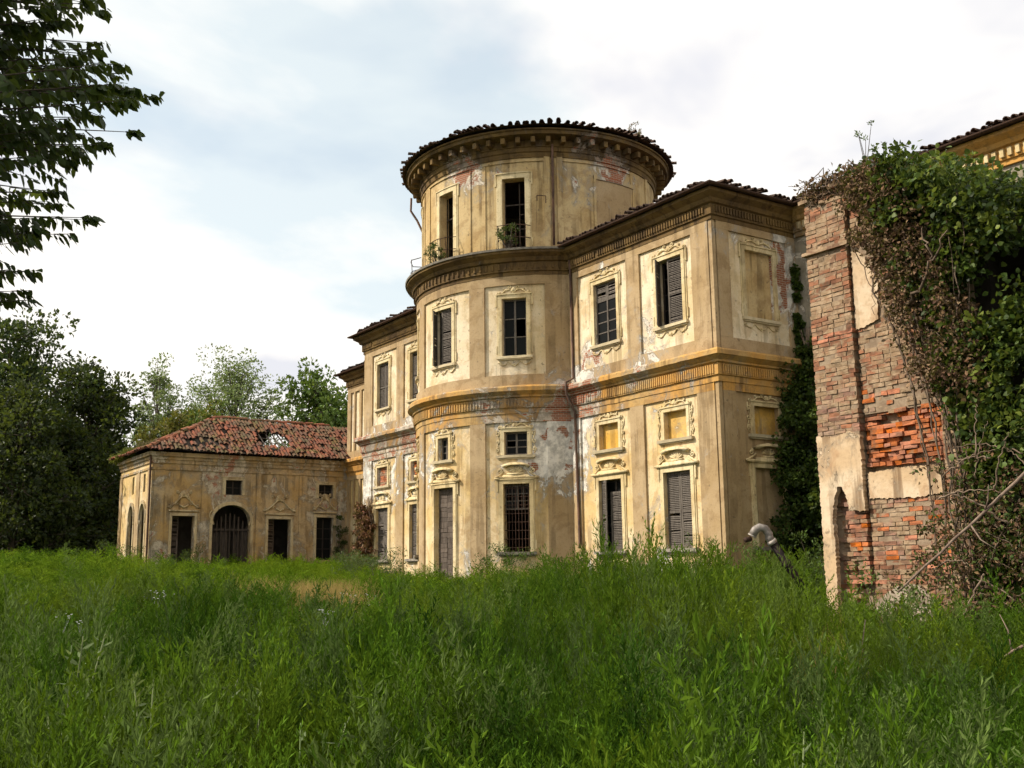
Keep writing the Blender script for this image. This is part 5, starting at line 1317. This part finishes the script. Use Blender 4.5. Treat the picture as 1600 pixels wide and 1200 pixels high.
for (u, d, n) in ((552, 20, 3), (232, 19, 4), (520, 13.5, 2), (120, 14, 2)):
    for k in range(n):
        q = at(u+rnd.gauss(0, 16), 900, d+rnd.gauss(0, .5)); PT.append((q.x, q.y, ground(q.x, q.y)+.1)); SC.append((1.2, 1.2, rnd.uniform(1.0, 1.2))); IX.append(0)
scatter('white_flowers', 'small white wild flowers dotted through the meadow', cF, PT, SC, IX, .1)

# taller single plants in the foreground
def weed_plant(name, label, u, vtop, d, cols, n=64, L=.095, spread=.5):
    top = at(u, vtop, d); x, y = top.x, top.y; z = ground(x, y); h_ = top.z-z
    o = tag(empty(name, (x, y, z)), label, 'weed', 'tall weeds in the foreground'); sm_ = MB(); shoots = [([V(x, y, z), V(x+rnd.gauss(0, .03), y, z+h_*.5), V(x, y, z+h_)], 1.)]
    for k in range(5):
        a = rnd.uniform(0, 6.28); t = rnd.uniform(.3, .75); p = V(x, y, z+h_*t); shoots.append(([p, p+V(math.cos(a)*.14*spread*2, math.sin(a)*.14*spread*2, h_*.16), p+V(math.cos(a)*.2*spread*2, math.sin(a)*.2*spread*2, h_*.30)], .7))
    me = None
    for pts, f in shoots:
        sm_.tube(pts, [.007*f, .006*f, .003], 5)
        for k in range(int(n*f*.5)):
            t = k/(n*f*.5); p = pts[0].lerp(pts[1], t*2) if t < .5 else pts[1].lerp(pts[2], t*2-1)
            if p.z < z+.18*h_: continue
            a = k*2.4; ax = V(math.cos(a), math.sin(a), rnd.uniform(.1, 1.1)).normalized(); x_ = ax.cross(V(rnd.gauss(0, .8), rnd.gauss(0, .8), 1)).normalized(); z_ = x_.cross(ax)
            mm = Matrix((x_, ax, z_)).transposed().to_4x4() @ Matrix.Scale(L*(1.15-.6*t)*rnd.uniform(.75, 1.2), 4); mm.translation = p
            if me is None:
                lo_ = leaf_object('leaf', [(0, 0, 0)], [(0, 1, 0)], [1.], [cols], M_LEAF, o, .25, .05, None, .15, True); me = lo_.data; lo_.matrix_basis = mm
            else: inst('leaf', me, mm, o)
    sm_.build('stem', M_STICK if n < 10 else M_WEED_STEM, o, True); return o
M_WEED_STEM = simple('weed_stem', (.10, .14, .05), (.16, .19, .08), 8, .8, .002)
GG = (.14, .19, .075)
weed_plant('weed_plant', 'tall pale grey-green weed furthest left in the foreground', 112, 1008, 4.9, GG)
weed_plant('weed_plant', 'pale leafy weed right of the leftmost tall weed', 240, 1062, 4.6, GG)
weed_plant('weed_plant', 'pale weed with upright shoots left of the middle foreground', 408, 1066, 5.0, GG)
weed_plant('weed_plant', 'slim pale weed between the two leafy foreground weeds', 310, 1075, 5.3, GG, 26, .11)
weed_plant('weed_plant', 'short pale weed in the middle of the bottom edge', 470, 1130, 4.4, GG, 30, .12)
weed_plant('weed_plant', 'slender weed standing taller in the right half of the meadow', 645, 985, 8.5, (.10, .16, .05), 34, .11)
weed_plant('weed_plant', 'pale low weed at the bottom edge, right half', 1240, 1172, 3.9, GG, 24, .1)
mb = MB(); a = at(1352, 968, 9.0); g = V(a.x, a.y, ground(a.x, a.y)); mb.tube([g, g.lerp(a, .5)+V(.03, 0, 0), at(1347, 1010, 9.0), a], [.007, .006, .005, .004], 5)
tag(mb.build('dry_stalk', M_STICK, None, True), 'single straw-pale dry stalk standing in the right meadow', 'stalk')

# ------------------------------------------------------------------ shrubs and small growth by the walls
def shrub(name, label, c, r_, h_, cols, n=26, per=70, leaf=.09, group='shrubs at the foot of the walls'):
    c = Vector(c); o = tag(empty(name, c), label, 'shrub', group); st = MB(); cen, rad = [], []
    for k in range(n):
        a = rnd.uniform(0, 6.28); q = c+V(math.cos(a)*r_*rnd.random()**.6, math.sin(a)*r_*rnd.random()**.6, h_*rnd.uniform(.2, 1)); cen.append(q); rad.append(.28*r_*rnd.uniform(.6, 1.2)); st.tube([c+V(rnd.gauss(0, .06), rnd.gauss(0, .06), -.1), q], [.012, .004], 4)
    st.build('stems', M_BARK, o); P, AX, sz = clump_leaves(cen, rad, per, leaf, .6, .7, .1); leaf_object('foliage', P, AX, sz, pick(cols, len(P)), M_LEAF, o, .4); return o
def wallpt(x, y): return (x, y, ground(x, y))
shrub('shrub', 'green shrub under the barred window of the round tower', wallpt(-8.4, -2.7), 1.1, 1.9, MD+GR)
shrub('shrub', 'low green shrub right of the tower foot, against the wing', wallpt(-6.6, -1.4), .9, 1.5, MD+GR)
shrub('shrub', 'grey-green shrub left of the boarded tower door', wallpt(-14.6, -4.6), 1.2, 1.7, ((.07, .11, .035), (.09, .13, .045)))
shrub('shrub', 'grey-green shrub in front of the far left wing', wallpt(-18.5, -3.6), 1.3, 1.7, ((.07, .11, .035), (.09, .13, .045)))
shrub('shrub', 'light sapling clump at the corner of the near wing', wallpt(.3, -1.3), .8, 2.2, GR, 20, 40, .075)
shrub('shrub', 'dark shrub below the leftmost pavilion door', wallpt(-34.2, -6.5), 1.2, 1.9, MD)
shrub('shrub', 'dark weedy shrub in front of the pavilion end wall', wallpt(-34.6, -9.6), 1.4, 1.9, MD)
shrub('shrub', 'narrow dark ivy bush where pavilion and villa meet', wallpt(-34.7, 3.1), .45, 3.6, DK+MD, 30)
shrub('shrub', 'leafy saplings between the leaning pipe and the pier', wallpt(8.6, -5.6), .8, 2.0, GR+MD, 26, 44, .075)
shrub('shrub', 'thin green saplings behind the leaning pipe', wallpt(2.2, -1.2), .9, 1.7, GR, 24, 40, .075)
shrub('shrub', 'light green weedy shrub at the base of the brick pier', wallpt(12.4, -8.9), .8, 1.4, GR, 20, 50, .07)
g_ = 'weeds rooted on ledges and roofs'
shrub('ledge_weed', 'green weed growing on the ledge below the left open tower window', D.P(A(6), 12.3, .3), .45, .75, MD, 16, 50, .08, g_)
shrub('ledge_weed', 'green weed growing on the ledge below the right open tower window', D.P(A(42), 12.3, .25), .45, .85, MD, 16, 50, .08, g_)
shrub('roof_weed', 'dry weed tuft on the right rim of the tower roof', U.P(A(98, RU), 17.1, .6), .3, .75, ((.28, .2, .12), (.2, .17, .08)), 12, 26, .07, g_)
shrub('roof_weed', 'leafy sprig rising from the top of the brick ruin', (11.75, -7.6, 7.3), .2, 1.1, GR, 8, 14, .07, g_)
for k in range(3):
    lab = ('yellow-green moss and grass along the outer pavilion eave', 'mossy grass tuft in the middle of the pavilion end eave', 'dry grass tuft on the near hip of the pavilion roof')[k]
    c0 = (V(-41.3, -8.2, 6.9), V(-39.2, -8.2, 6.95), V(-37.0, -7.6, 7.25))[k]; o = tag(empty('roof_grass', c0), lab, 'grass tuft', g_); cen = [c0+V(rnd.uniform(-1.2, 1.2), rnd.uniform(-.25, .3), rnd.uniform(0, .25)) for q in range(30)]
    P, AX, sz = clump_leaves(cen, .2, 40, .14, .5 if k else -.2, .6, .1); leaf_object('foliage', P, AX, sz, pick((((.20, .21, .03), (.14, .16, .03)), ((.10, .13, .03), (.2, .2, .04)), ((.17, .13, .07), (.12, .10, .05)))[k], len(P)), M_LEAF, o, .3)

# ------------------------------------------------------------------ leaning flue pipe in the weeds
fp = tag(empty('leaning_pipe', at(1246, 940, 19)), 'old dark flue pipe with pale elbow leaning out of the weeds', 'pipe')
b0 = at(1250, 912, 19); b1 = at(1207, 848, 19.1); ax = (b1-b0).normalized()
MB().tube([b0-ax*.9, b0, b1], .072, 12).build('pipe_body', M_DPIPE, fp, True)
for t in (.45, .5): q = b0.lerp(b1, t); MB().tube([q-ax*.02, q+ax*.02], .094, 12).build('clamp_ring', M_DPIPE, fp, True)
e = [b1+ax*.02, b1+ax*.10]+[at(u, v, 19.15) for u, v in ((1201, 834), (1195, 826), (1187, 824), (1180, 828), (1176, 836))]
MB().tube(e, [.074]*7, 12).build('elbow', M_GALV, fp, True); MB().tube([b1-ax*.02, b1+ax*.05], .088, 12).build('collar', M_GALV, fp, True); MB().tube([e[-1], e[-1]+(e[-1]-e[-2])*.25], .083, 12).build('elbow_rim', M_GALV, fp, True)
mb = MB(); q = at(1172, 842, 19.1); mb.tube([q, q+V(0, -.12, -.02)], .05, 10); tag(mb.build('pipe_stub', M_IRON, fp, True))
